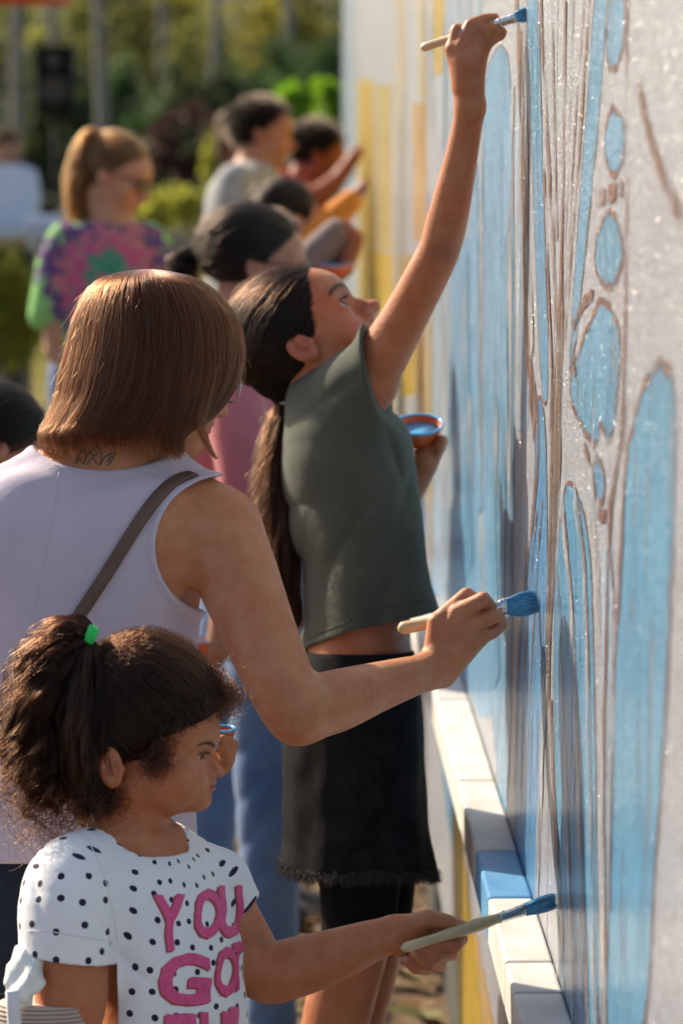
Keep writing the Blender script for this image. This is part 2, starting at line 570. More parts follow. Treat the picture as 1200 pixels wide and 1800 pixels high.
def cloth_mat(name, c, c2=None, weave=900, rough=0.85, sheen=0.25, scale=14, spec=0.2):
    m, nt, b = newmat(name)
    if c2 is None: c2 = tuple(x * 0.86 for x in c)
    o, _ = noise_mix(nt, c, c2, scale, detail=5); lk(nt, o, b.inputs['Base Color'])
    b.inputs['Roughness'].default_value = rough
    b.inputs['Specular IOR Level'].default_value = spec
    b.inputs['Sheen Weight'].default_value = sheen
    b.inputs['Sheen Roughness'].default_value = 0.45
    add_bump(nt, b, weave, 0.0012, 0.4, 2)
    add_bump(nt, b, 60, 0.004, 0.25, 3)
    return m

def leaf_mat(name, c, c2, trans=0.5, scale=1.2):
    m, nt, b = newmat(name)
    o, _ = noise_mix(nt, c, c2, scale, detail=3, kind='Object')
    lk(nt, o, b.inputs['Base Color'])
    b.inputs['Roughness'].default_value = 0.7
    tr = nd(nt, "ShaderNodeBsdfTranslucent"); lk(nt, o, tr.inputs['Color'])
    mx = nd(nt, "ShaderNodeMixShader", inp={0: trans})
    lk(nt, b.outputs[0], mx.inputs[1]); lk(nt, tr.outputs[0], mx.inputs[2])
    lk(nt, mx.outputs[0], nt.nodes['Material Output'].inputs[0])
    return m

def wall_paint(name, c, c2, wear=None, gloss=0.26, patch=7.0, thin=0.0):
    """rolled exterior paint on a rough board: lumps that catch the raking sun; thin: how far the ground shows through"""
    m, nt, b = newmat(name)
    o, _ = noise_mix(nt, c, c2, patch, detail=8, lo=0.34, hi=0.66, rough=0.68)
    if wear is not None:
        o2, _ = noise_mix(nt, (0, 0, 0), (0.9, 0.9, 0.9), 95, detail=9, lo=0.48, hi=0.64, rough=0.82)
        mx = nd(nt, "ShaderNodeMix", data_type='RGBA'); mx.inputs['B'].default_value = (*wear, 1)
        lk(nt, o2, mx.inputs['Factor']); lk(nt, o, mx.inputs['A']); o = mx.outputs['Result']
    lk(nt, o, b.inputs['Base Color'])
    b.inputs['Roughness'].default_value = gloss
    b.inputs['Specular IOR Level'].default_value = 0.55
    # grit in the paint: tiny facets under a thin gloss, each tilted its own way
    tcg = nd(nt, "ShaderNodeTexCoord"); vg = nd(nt, "ShaderNodeTexVoronoi", inp={'Scale': 1500.0}); lk(nt, tcg.outputs['Object'], vg.inputs['Vector'])
    ge = nd(nt, "ShaderNodeNewGeometry")
    v1 = nd(nt, "ShaderNodeVectorMath", operation='SUBTRACT'); v1.inputs[1].default_value = (0.5, 0.5, 0.5); lk(nt, vg.outputs['Color'], v1.inputs[0])
    v2 = nd(nt, "ShaderNodeVectorMath", operation='SCALE'); v2.inputs['Scale'].default_value = 1.15; lk(nt, v1.outputs[0], v2.inputs[0])
    v3 = nd(nt, "ShaderNodeVectorMath", operation='ADD'); lk(nt, ge.outputs['Normal'], v3.inputs[0]); lk(nt, v2.outputs[0], v3.inputs[1])
    v4 = nd(nt, "ShaderNodeVectorMath", operation='NORMALIZE'); lk(nt, v3.outputs[0], v4.inputs[0])
    b.inputs['Coat Weight'].default_value = 0.42; b.inputs['Coat Roughness'].default_value = 0.15
    lk(nt, v4.outputs[0], b.inputs['Coat Normal'])
    add_bump(nt, b, 260, 0.0045, 0.9, 2)
    add_bump(nt, b, 60, 0.006, 0.28, 4)
    if thin > 0:
        tc = nd(nt, "ShaderNodeTexCoord"); mp = nd(nt, "ShaderNodeMapping"); mp.inputs['Scale'].default_value = (1, 1, 0.22)
        n = nd(nt, "ShaderNodeTexNoise", inp={'Scale': 24.0, 'Detail': 9, 'Roughness': 0.72})
        lk(nt, tc.outputs['Object'], mp.inputs[0]); lk(nt, mp.outputs[0], n.inputs['Vector'])
        r = nd(nt, "ShaderNodeMapRange", inp={'From Min': 0.30 + 0.30 * thin, 'From Max': 0.42 + 0.36 * thin}); lk(nt, n.outputs['Fac'], r.inputs['Value'])
        tr = nd(nt, "ShaderNodeBsdfTransparent"); ms = nd(nt, "ShaderNodeMixShader")
        lk(nt, r.outputs[0], ms.inputs[0]); lk(nt, tr.outputs[0], ms.inputs[1]); lk(nt, b.outputs[0], ms.inputs[2])
        lk(nt, ms.outputs[0], nt.nodes['Material Output'].inputs[0])
    return m

M = {}
M['skin'] = skin_mat("skin")
M['hair_black'] = hair_mat("black_hair", (0.006, 0.0040, 0.0032), 0.30, 0.3)
M['hair_curl'] = hair_mat("dark_brown_curly_hair", (0.0135, 0.0046, 0.0021), 0.24, 0.8)
M['hair_brown'] = hair_mat("brown_hair", (0.062, 0.0185, 0.0066), 0.24, 0.9)
M['hair_long'] = hair_mat("long_dark_brown_hair", (0.0060, 0.0027, 0.0016), 0.22, 0.6)
M['hair_tail_lit'] = hair_mat("sunlit_brown_tail_hair", (0.024, 0.0090, 0.0040), 0.26, 0.8)  # same hair as the crown, lighter: sun on the tail put into the colour
M['hair_blonde'] = hair_mat("blonde_hair", (0.125, 0.055, 0.019), 0.33, 0.45)
M['cap_brown'] = plain("brown_hair_mass", (0.060, 0.028, 0.015), 0.55, (0.035, 0.016, 0.009), 60)
M['cap_black'] = plain("black_hair_mass", (0.008, 0.006, 0.005), 0.85, (0.013, 0.009, 0.007), 50, spec=0.15)
M['cap_blonde'] = plain("blonde_hair_mass", (0.10, 0.055, 0.025), 0.8, (0.06, 0.032, 0.015), 30)
M['eye_white'] = plain("eye_white", (0.42, 0.38, 0.36), 0.10)
M['iris'] = plain("brown_iris", (0.035, 0.017, 0.009), 0.08)
M['pupil'] = plain("pupil", (0.004, 0.004, 0.004), 0.05)
M['tank'] = cloth_mat("lilac_jersey", (0.56, 0.49, 0.58), (0.51, 0.445, 0.535), 1100, scale=9)
M['olive'] = cloth_mat("olive_cotton", (0.092, 0.102, 0.080), (0.068, 0.078, 0.060), 900, scale=12, sheen=0.10)
M['denim_black'] = cloth_mat("black_denim", (0.009, 0.009, 0.010), (0.019, 0.018, 0.019), 700, sheen=0.0, scale=35, spec=0.06)
M['legging'] = cloth_mat("black_legging", (0.008, 0.008, 0.009), (0.011, 0.011, 0.012), 900, sheen=0.0, spec=0.06)
M['denim_blue'] = cloth_mat("blue_denim", (0.065, 0.125, 0.27), (0.12, 0.19, 0.34), 600, scale=7)
M['denim_navy'] = cloth_mat("navy_denim", (0.012, 0.016, 0.035), (0.02, 0.026, 0.05), 600, scale=12)
M['pink_knit'] = cloth_mat("dusty_pink_knit", (0.52, 0.155, 0.175), (0.43, 0.12, 0.14), 500, scale=10)
M['grey_tee'] = cloth_mat("heather_grey_cotton", (0.36, 0.37, 0.38), (0.29, 0.30, 0.31), 500, scale=25)
M['mauve_tee'] = cloth_mat("mauve_grey_cotton", (0.21, 0.165, 0.16), None, 500)
M['red_cloth'] = cloth_mat("red_cotton", (0.50, 0.02, 0.03), None, 500)
M['orange_cloth'] = cloth_mat("orange_cotton", (0.80, 0.27, 0.035), None, 500)
M['white_cloth'] = cloth_mat("white_cotton", (0.74, 0.76, 0.80), (0.66, 0.68, 0.73), 500)
M['leather'] = plain("brown_leather", (0.130, 0.068, 0.042), 0.5, (0.095, 0.048, 0.03), 40, bump=(400, 0.0008, 0.4))
M['wood_handle'] = plain("pale_lacquered_wood", (0.60, 0.47, 0.28), 0.35, (0.52, 0.39, 0.22), 60, coord=(1, 1, 1))
M['steel'] = plain("ferrule_steel", (0.62, 0.62, 0.62), 0.22, metal=1.0)
M['bristle'] = plain("bristles_loaded_with_blue_paint", (0.05, 0.27, 0.50), 0.35, (0.10, 0.36, 0.58), 260, bump=(500, 0.002, 0.7))
M['bowl_orange'] = plain("orange_plastic", (0.72, 0.13, 0.02), 0.35)
M['paint_blue'] = plain("wet_blue_paint", (0.10, 0.40, 0.72), 0.12, (0.13, 0.46, 0.78), 40)
M['shoe'] = plain("dark_shoe", (0.03, 0.03, 0.035), 0.6, (0.05, 0.05, 0.055), 40)
M['green_tie'] = plain("bright_green_elastic", (0.02, 0.55, 0.10), 0.5, bump=(300, 0.001, 0.5))
M['gauze'] = cloth_mat("white_gauze", (0.80, 0.82, 0.80), (0.70, 0.73, 0.71), 500, scale=30)
M['tattoo'] = plain("faded_grey_ink", (0.10, 0.085, 0.085), 0.6)
M['black_plastic'] = plain("black_plastic", (0.006, 0.006, 0.007), 0.7, spec=0.15)
M['glass_frame'] = plain("dark_spectacle_frame", (0.02, 0.02, 0.022), 0.25)
M['pink_tie'] = plain("mauve_elastic", (0.35, 0.16, 0.22), 0.6)
gl, gnt, gb = newmat("spectacle_lens")
gb.inputs['Transmission Weight'].default_value = 1.0; gb.inputs['Roughness'].default_value = 0.02; gb.inputs['IOR'].default_value = 1.3
M['lens'] = gl
M['dark_lens'] = plain("dark_sunglass_lens", (0.015, 0.013, 0.012), 0.06)

# bandage: elastic wrap with fine cross ribs
def bandage_mat():
    m, nt, b = newmat("ribbed_elastic_bandage")
    at = nd(nt, "ShaderNodeAttribute", attribute_name="pat")
    sx = nd(nt, "ShaderNodeSeparateXYZ"); lk(nt, at.outputs['Vector'], sx.inputs[0])
    mu = nd(nt, "ShaderNodeMath", operation='MULTIPLY', inp={1: 2 * math.pi / 7.2}); lk(nt, sx.outputs[1], mu.inputs[0])
    si = nd(nt, "ShaderNodeMath", operation='SINE'); lk(nt, mu.outputs[0], si.inputs[0])
    r = nd(nt, "ShaderNodeMapRange", inp={'From Min': -0.6, 'From Max': 0.8}); lk(nt, si.outputs[0], r.inputs['Value'])
    mx = nd(nt, "ShaderNodeMix", data_type='RGBA'); mx.inputs['A'].default_value = (0.30, 0.22, 0.185, 1); mx.inputs['B'].default_value = (0.56, 0.47, 0.41, 1)
    lk(nt, r.outputs[0], mx.inputs['Factor']); lk(nt, mx.outputs['Result'], b.inputs['Base Color'])
    b.inputs['Roughness'].default_value = 0.9
    bp = nd(nt, "ShaderNodeBump", inp={'Strength': 0.8, 'Distance': 0.0012}); lk(nt, si.outputs[0], bp.inputs['Height']); lk(nt, bp.outputs[0], b.inputs['Normal'])
    return m
M['bandage'] = bandage_mat()

# polka dot jersey
def dots_mat():
    m, nt, b = newmat("white_jersey_with_navy_dots")
    at = nd(nt, "ShaderNodeAttribute", attribute_name="pat")
    vo = nd(nt, "ShaderNodeTexVoronoi", voronoi_dimensions='2D', inp={'Scale': 1 / 43.0, 'Randomness': 0.42})
    lk(nt, at.outputs['Vector'], vo.inputs['Vector'])
    lt = nd(nt, "ShaderNodeMapRange", inp={'From Min': 0.136, 'From Max': 0.152, 'To Min': 1.0, 'To Max': 0.0})
    lk(nt, vo.outputs['Distance'], lt.inputs['Value'])
    o, _ = noise_mix(nt, (0.80, 0.81, 0.84), (0.75, 0.76, 0.80), 12)
    mx = nd(nt, "ShaderNodeMix", data_type='RGBA'); mx.inputs['B'].default_value = (0.018, 0.014, 0.045, 1)
    lk(nt, o, mx.inputs['A']); lk(nt, lt.outputs[0], mx.inputs['Factor'])
    lk(nt, mx.outputs['Result'], b.inputs['Base Color'])
    b.inputs['Roughness'].default_value = 0.85; b.inputs['Specular IOR Level'].default_value = 0.2
    b.inputs['Sheen Weight'].default_value = 0.2
    add_bump(nt, b, 1100, 0.001, 0.35, 2); add_bump(nt, b, 70, 0.003, 0.25, 3)
    return m
M['dots'] = dots_mat()
M['letter_pink'] = plain("pink_glitter_print", (0.72, 0.09, 0.27), 0.5, (0.60, 0.06, 0.20), 160, bump=(900, 0.001, 0.6))
M['letter_red'] = plain("brick_red_print_edge", (0.42, 0.075, 0.075), 0.6, (0.34, 0.05, 0.06), 200)

# tie-dye: rings of dye round a centre given by the pattern attribute
def tiedye_mat():
    m, nt, b = newmat("tie_dyed_cotton")
    at = nd(nt, "ShaderNodeAttribute", attribute_name="pat")
    no = nd(nt, "ShaderNodeTexNoise", inp={'Scale': 0.055, 'Detail': 5, 'Roughness': 0.65}); lk(nt, at.outputs['Vector'], no.inputs['Vector'])
    le = nd(nt, "ShaderNodeVectorMath", operation='LENGTH'); lk(nt, at.outputs['Vector'], le.inputs[0])
    ad = nd(nt, "ShaderNodeMath", operation='MULTIPLY_ADD', inp={1: 230.0}); lk(nt, no.outputs['Fac'], ad.inputs[0]); lk(nt, le.outputs['Value'], ad.inputs[2])
    dv = nd(nt, "ShaderNodeMath", operation='MULTIPLY_ADD', inp={1: 1 / 165.0, 2: -0.70}); lk(nt, ad.outputs[0], dv.inputs[0])
    cr = nd(nt, "ShaderNodeValToRGB"); e = cr.color_ramp.elements
    e[0].position = 0.0; e[0].color = (0.03, 0.22, 0.16, 1)
    e[1].position = 1.0; e[1].color = (0.20, 0.50, 0.13, 1)
    for p, c in ((0.20, (0.06, 0.30, 0.20)), (0.27, (0.42, 0.06, 0.20)), (0.44, (0.46, 0.10, 0.24)), (0.50, (0.45, 0.30, 0.16)), (0.56, (0.09, 0.025, 0.16)), (0.70, (0.10, 0.03, 0.20)), (0.78, (0.24, 0.52, 0.16))):
        x = e.new(p); x.color = (*c, 1)
    lk(nt, dv.outputs[0], cr.inputs[0]); lk(nt, cr.outputs[0], b.inputs['Base Color'])
    b.inputs['Roughness'].default_value = 0.9
    return m
M['tiedye'] = tiedye_mat()
# ------------------------------------------------------------------ ground and bank
def hill(X, Y):
    b = np.clip(Y - 27, 0, None)
    return 0.065 * b ** 1.06 * (1 - np.exp(-b / 6.0)) + 0.10 * np.sin(X * 0.35) * np.clip((Y - 26) / 10, 0, 1)

def ground_mat():
    m, nt, b = newmat("dry_grass_and_leaf_litter")
    litter, _ = noise_mix(nt, (0.23, 0.145, 0.075), (0.10, 0.062, 0.034), 9, detail=10, lo=0.38, hi=0.62, rough=0.75)
    grass, _ = noise_mix(nt, (0.205, 0.20, 0.062), (0.30, 0.25, 0.10), 2.2, detail=8, lo=0.35, hi=0.65, rough=0.7)
    tc = nd(nt, "ShaderNodeTexCoord"); sx = nd(nt, "ShaderNodeSeparateXYZ"); lk(nt, tc.outputs['Object'], sx.inputs[0])
    n2 = nd(nt, "ShaderNodeTexNoise", inp={'Scale': 0.9, 'Detail': 5}); lk(nt, tc.outputs['Object'], n2.inputs['Vector'])
    ma = nd(nt, "ShaderNodeMath", operation='MULTIPLY_ADD', inp={1: 5.0}); lk(nt, n2.outputs['Fac'], ma.inputs[0]); lk(nt, sx.outputs[1], ma.inputs[2])
    r = nd(nt, "ShaderNodeMapRange", inp={'From Min': 10.5, 'From Max': 15.0}); lk(nt, ma.outputs[0], r.inputs['Value'])
    mx = nd(nt, "ShaderNodeMix", data_type='RGBA'); lk(nt, r.outputs[0], mx.inputs['Factor']); lk(nt, litter, mx.inputs['A']); lk(nt, grass, mx.inputs['B'])
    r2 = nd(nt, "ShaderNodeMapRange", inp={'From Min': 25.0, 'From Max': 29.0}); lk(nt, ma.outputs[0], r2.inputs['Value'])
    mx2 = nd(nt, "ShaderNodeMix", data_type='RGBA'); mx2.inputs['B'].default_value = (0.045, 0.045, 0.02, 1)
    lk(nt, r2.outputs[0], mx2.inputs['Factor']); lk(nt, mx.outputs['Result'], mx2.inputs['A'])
    lk(nt, mx2.outputs['Result'], b.inputs['Base Color'])
    b.inputs['Roughness'].default_value = 0.95
    add_bump(nt, b, 14, 0.05, 0.8, 8)
    return m

gx = np.concatenate([np.linspace(-120, -12, 28), np.linspace(-11, 11, 45), np.linspace(12, 120, 28)])
gy = np.concatenate([np.linspace(-40, 0, 10), np.linspace(0.5, 30, 60), np.linspace(31, 70, 40), np.linspace(75, 220, 20)])
GX, GY = np.meshgrid(gx, gy, indexing='ij')
GZ = hill(GX, GY) + 0.012 * np.sin(GX * 3.1 + GY * 1.7) * np.sin(GY * 2.3)
nx_, ny_ = GX.shape
gi = np.arange(nx_ * ny_).reshape(nx_, ny_)
gf = np.stack([gi[:-1, :-1].ravel(), gi[1:, :-1].ravel(), gi[1:, 1:].ravel(), gi[:-1, 1:].ravel()], 1)
ground = mesh_obj("ground", np.stack([GX, GY, GZ], -1).reshape(-1, 3), gf, ground_mat(), None)
tag(ground, "dry ground of leaf litter and grass rising to a wooded bank", kind="structure")

# fallen leaves by the wall
def flat_leaves(name, n, xr, yr, size, mats, label, cat, up=0.02):
    P = np.stack([rng.uniform(*xr, n), rng.uniform(*yr, n), np.zeros(n)], 1)
    P[:, 2] = hill(P[:, 0], P[:, 1]) + 0.02 + rng.uniform(0, up, n)
    a = rng.uniform(0, 2 * math.pi, n); s = size * rng.uniform(0.5, 1.3, n)
    u = np.stack([np.cos(a), np.sin(a), rng.uniform(-.5, .5, n)], 1) * s[:, None]
    v = np.stack([-np.sin(a), np.cos(a), rng.uniform(-.5, .5, n)], 1) * s[:, None] * 0.55
    V = np.stack([P - u, P + v, P + u, P - v], 1).reshape(-1, 3)
    Fq = np.arange(4 * n).reshape(n, 4)
    o = mesh_obj(name, V, Fq, mats, None, False)
    mi = rng.integers(0, len(mats), n).astype(np.int32); o.data.polygons.foreach_set("material_index", mi)
    tag(o, label, cat, kind="stuff"); return o
flat_leaves("leaf_litter", 5200, (-1.6, 1.2), (4.6, 12.0), 0.035,
            [leaf_mat("tan_dead_leaf", (0.42, 0.27, 0.12), (0.30, 0.16, 0.07), 0.2), leaf_mat("brown_dead_leaf", (0.20, 0.10, 0.05), (0.12, 0.06, 0.03), 0.2), leaf_mat("olive_dead_leaf", (0.25, 0.24, 0.07), (0.16, 0.15, 0.05), 0.3)],
            "brown fallen leaves scattered along the foot of the wall", "leaves", 0.03)

def grass_blades(n):
    P = np.stack([rng.uniform(-5.0, 1.0, n), rng.uniform(12.5, 27, n), np.zeros(n)], 1)
    P[:, 2] = hill(P[:, 0], P[:, 1])
    h = rng.uniform(0.05, 0.16, n); a = rng.uniform(0, 2 * math.pi, n); w = 0.006 + 0.004 * rng.random(n)
    u = np.stack([np.cos(a) * w, np.sin(a) * w, np.zeros(n)], 1)
    t = P + np.stack([rng.normal(0, .03, n), rng.normal(0, .03, n), h], 1)
    V = np.stack([P - u, P + u, t], 1).reshape(-1, 3)
    o = mesh_obj("grass", V, np.arange(3 * n).reshape(n, 3), leaf_mat("dry_grass_blade", (0.26, 0.25, 0.07), (0.36, 0.30, 0.12), 0.5), None, False)
    tag(o, "short dry grass of the field beyond the painters", "grass", kind="stuff")
grass_blades(26000)

# ------------------------------------------------------------------ plants and trees
BARK = plain("grey_bark", (0.27, 0.25, 0.22), 0.9, (0.17, 0.15, 0.13), 9, bump=(30, 0.02, 0.8))
def leaf_cloud(c, r, n, size, clumps, shell=0.35):
    c = np.asarray(c, float); r = np.asarray(r, float)
    d = rng.normal(0, 1, (clumps, 3)); d /= np.linalg.norm(d, axis=1)[:, None]
    cc = c + d * r * (rng.uniform(shell, 1.0, (clumps, 1)) ** 0.6)
    k = rng.integers(0, clumps, n)
    P = cc[k] + rng.normal(0, 1, (n, 3)) * r * (0.17 * rng.uniform(0.6, 1.4, (clumps, 1)))[k]
    a = rng.normal(0, 1, (n, 3)); a /= np.linalg.norm(a, axis=1)[:, None]
    b = np.cross(a, rng.normal(0, 1, (n, 3))); b /= np.linalg.norm(b, axis=1)[:, None]
    s = (size * rng.uniform(0.5, 1.25, n))[:, None]
    V = np.stack([P - a * s, P + b * s * 0.45, P + a * s, P - b * s * 0.45], 1).reshape(-1, 3)
    return V, np.arange(4 * n).reshape(n, 4), cc

def plant(name, part, px, py, d, rx, ry, mat, label, cat, group=None, n=900, size=0.05, clumps=26, stems=5):
    """a shrub whose foliage is centred under photo position px, py at depth d"""
    c = PX(px, py, d); s = d / FPX; r = np.array([rx * s, rx * s * 0.8, ry * s])
    gz = float(hill(c[0], c[1]))
    root = thing(name, label, cat, (c[0], c[1], gz), group)
    V, Fq, cc = leaf_cloud(c, r, n, size, clumps)
    keep = V.reshape(-1, 4, 3)[:, :, 2].min(1) > gz + 0.01
    V = V.reshape(-1, 4, 3)[keep].reshape(-1, 3); Fq = np.arange(len(V)).reshape(-1, 4)
    mesh_obj(part, V, Fq, mat, root, False)
    VV, FF = [], []
    for i in range(stems):
        e = cc[i % len(cc)]
        b0 = np.array([c[0] + rng.normal(0, r[0] * 0.15), c[1] + rng.normal(0, r[1] * 0.15), gz - 0.05])
        P = catmull([b0, (b0 + e) / 2 + rng.normal(0, 0.05, 3), e], 4)
        v, f = tube_vf(P, np.linspace(0.02, 0.006, len(P)) * (1 + r[2] * 0.4), 5)
        FF += [tuple(i2 + len(VV) for i2 in q) for q in f]; VV += v
    mesh_obj("stem", VV, FF, BARK, root)
    return root

def tree(px, d, tr, h, mat, label, crown_h, crown_r, lean=0.0, n=2600, size=0.09, group=None):
    b = PX(px, 119, d); gz = float(hill(b[0], b[1]))
    root = thing("tree", label, "tree", (b[0], b[1], gz), group)
    P = catmull([(b[0], b[1], gz - 0.2), (b[0] + lean * 0.3, b[1], gz + h * 0.35), (b[0] + lean * 0.7, b[1] + 0.1, gz + h * 0.7), (b[0] + lean, b[1], gz + h)], 5)
    V, Fq = tube_vf(P, np.linspace(tr, tr * 0.35, len(P)), 9)
    VV, FF = list(V), list(Fq)
    c = np.array([b[0] + lean * 0.8, b[1], gz + crown_h])
    LV, LF, cc = leaf_cloud(c, crown_r, n, size, 34, 0.3)
    for e in cc[:12]:
        k = P[rng.integers(len(P) // 2, len(P))]
        Q = catmull([k, (k + e) / 2 + (0, 0, 0.2), e], 4)
        v, f = tube_vf(Q, np.linspace(tr * 0.3, 0.015, len(Q)), 5)
        FF += [tuple(i2 + len(VV) for i2 in q) for q in f]; VV += list(v)
    mesh_obj("trunk", VV, FF, BARK, root)
    mesh_obj("crown", LV, LF, mat, root, False)
    return root

L_dark = leaf_mat("shaded_thicket_leaf", (0.085, 0.105, 0.042), (0.050, 0.070, 0.028), 0.45)  # thicket's shade and the bank's haze put into these two leaf colours
L_deep = leaf_mat("shaded_green_leaf", (0.075, 0.135, 0.042), (0.045, 0.088, 0.028), 0.45)
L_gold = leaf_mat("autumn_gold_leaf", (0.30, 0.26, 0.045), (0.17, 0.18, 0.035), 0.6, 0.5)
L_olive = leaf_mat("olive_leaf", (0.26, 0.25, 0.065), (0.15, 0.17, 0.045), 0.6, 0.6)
L_lime = leaf_mat("lime_leaf", (0.17, 0.36, 0.015), (0.26, 0.40, 0.03), 0.55)
L_red = leaf_mat("maroon_leaf", (0.085, 0.032, 0.030), (0.05, 0.022, 0.02), 0.35)
L_yel = leaf_mat("yellow_green_leaf", (0.46, 0.44, 0.07), (0.34, 0.35, 0.05), 0.7)

for (px, py, d, rx, ry, mt) in [(60, 30, 44, 110, 120, L_olive), (190, 20, 47, 100, 120, L_olive), (300, 75, 46, 95, 95, L_gold), (400, 20, 48, 110, 120, L_gold),
                                (480, 85, 44, 90, 100, L_gold), (560, 10, 47, 100, 120, L_gold), (600, 90, 46, 90, 90, L_olive), (130, 110, 42, 90, 100, L_olive), (360, 110, 43, 90, 90, L_olive)]:
    gold = mt is L_gold
    plant("sunlit_shrub", "foliage", px, py, d, rx, ry, mt, "golden green leafy bush high on the sunlit bank" if gold else "olive leafy bush high on the sunlit bank", "bush",
          "golden bushes on the bank" if gold else "olive bushes on the bank", n=1500, size=0.10, clumps=30)
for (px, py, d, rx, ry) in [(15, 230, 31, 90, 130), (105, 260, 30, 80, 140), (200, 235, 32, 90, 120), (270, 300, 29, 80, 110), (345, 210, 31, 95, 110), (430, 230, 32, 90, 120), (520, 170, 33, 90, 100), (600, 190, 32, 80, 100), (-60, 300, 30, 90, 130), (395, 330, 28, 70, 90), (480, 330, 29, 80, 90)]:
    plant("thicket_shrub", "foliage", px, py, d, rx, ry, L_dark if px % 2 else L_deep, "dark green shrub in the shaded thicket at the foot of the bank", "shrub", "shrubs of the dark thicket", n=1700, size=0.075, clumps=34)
plant("maroon_shrub", "foliage", 320, 255, 25, 62, 62, L_red, "maroon leaved shrub behind the woman in the tie dyed shirt", "shrub", n=900, size=0.06)
plant("yellow_green_bush", "foliage", 300, 365, 22, 55, 48, L_yel, "small yellow green bush right of the tie dyed shirt", "bush", n=700, size=0.05)
plant("yellow_green_bush", "foliage", 386, 290, 23, 28, 45, L_yel, "narrow yellow green bush left of the man in grey", "bush", n=500, size=0.05)
plant("lime_bush", "foliage", 522, 188, 15.5, 40, 42, L_lime, "bright lime green bush above the dark haired men", "bush", n=700, size=0.045)
plant("lime_bush", "foliage", 582, 198, 15.0, 36, 52, L_lime, "bright lime green bush right against the far end of the wall", "bush", n=700, size=0.045)
plant("flowering_hedge_plant", "foliage", 22, 545, 13.6, 60, 100, L_yel, "yellow green flowering plant below the white table, left edge", "plant", n=2300, size=0.032, clumps=70)
plant("flowering_hedge_plant", "foliage", -60, 560, 13.6, 70, 110, L_yel, "yellow green plant cut by the left edge of the field", "plant", n=1500, size=0.032, clumps=60)
TL = "slender grey trunked tree on the bank"
for i, (px, d, tr, h, ch, cr, ln, lab) in enumerate([
        (22, 27, 0.07, 8, 6.4, (2.6, 2.2, 2.0), 0.2, "slim grey trunk tree at the left edge beside the loudspeaker"),
        (184, 28, 0.075, 9, 7.0, (2.8, 2.2, 2.2), -0.2, "slim grey trunk tree right of the loudspeaker"),
        (372, 33, 0.07, 9, 7.2, (3.0, 2.4, 2.2), 0.3, "grey trunk tree above the maroon shrub"),
        (505, 34, 0.075, 9, 7.2, (3.0, 2.4, 2.2), 0.1, "grey trunk tree above the man in grey"),
        (95, 36, 0.07, 9, 7.4, (3.0, 2.4, 2.2), 0.0, "grey trunk tree directly behind the loudspeaker"),
        (285, 38, 0.06, 9, 7.6, (3.0, 2.4, 2.2), 0.0, "grey trunk tree by the gap of bright light")]):
    tree(px, d, tr, h, L_olive if i % 2 else L_gold, lab, ch, cr, ln)

# ------------------------------------------------------------------ the mural wall
W_white = wall_paint("worn_white_wall_paint", (0.42, 0.46, 0.54), (0.335, 0.37, 0.44), wear=(0.255, 0.22, 0.22), patch=6)
W_blue = wall_paint("sky_blue_mural_paint", (0.075, 0.27, 0.49), (0.125, 0.36, 0.58), wear=(0.19, 0.42, 0.60), thin=0.16, gloss=0.2)
W_blue2 = wall_paint("thin_blue_mural_paint", (0.085, 0.28, 0.52), (0.15, 0.37, 0.59), wear=(0.24, 0.44, 0.61), patch=12, thin=0.12, gloss=0.22)
W_wash = wall_paint("pale_blue_wash", (0.26, 0.43, 0.62), (0.40, 0.52, 0.65), wear=(0.50, 0.55, 0.62), patch=9, thin=0.35, gloss=0.24)
W_blue_shade = wall_paint("shaded_blue_mural_paint", (0.055, 0.20, 0.45), (0.08, 0.27, 0.52), wear=(0.12, 0.32, 0.55), thin=0.12, gloss=0.24)  # the mural's blue where it lies in shade; shade put into the colour
W_brown = wall_paint("brown_outline_paint", (0.150, 0.058, 0.040), (0.21, 0.100, 0.075), wear=(0.30, 0.20, 0.17), patch=25, thin=0.34)
W_stem = wall_paint("brown_stem_paint", (0.125, 0.066, 0.038), (0.20, 0.12, 0.08), wear=(0.34, 0.26, 0.21), patch=25, thin=0.32, gloss=0.18)
W_streak = wall_paint("white_dry_brushing", (0.53, 0.55, 0.59), (0.44, 0.46, 0.50), wear=(0.30, 0.24, 0.21), patch=10, thin=0.45)
W_yellow = wall_paint("mustard_mural_paint", (0.40, 0.255, 0.006), (0.47, 0.32, 0.012))
W_orange = wall_paint("orange_mural_paint", (0.55, 0.28, 0.055), (0.62, 0.40, 0.14), thin=0.35)
W_beige = wall_paint("beige_undercoat", (0.50, 0.44, 0.31), (0.46, 0.42, 0.34), thin=0.25)
W_ochre = wall_paint("thin_ochre_undercoat", (0.37, 0.285, 0.07), (0.41, 0.34, 0.13))
W_ledge_blue = plain("blue_ledge_paint", (0.07, 0.23, 0.47), 0.5, (0.12, 0.32, 0.54), 14, bump=(90, 0.002, 0.3))
W_dark = plain("shadowed_wall_core", (0.05, 0.055, 0.05), 0.8, (0.03, 0.035, 0.03), 12)  # the shadow below the panels is put into this dark core colour

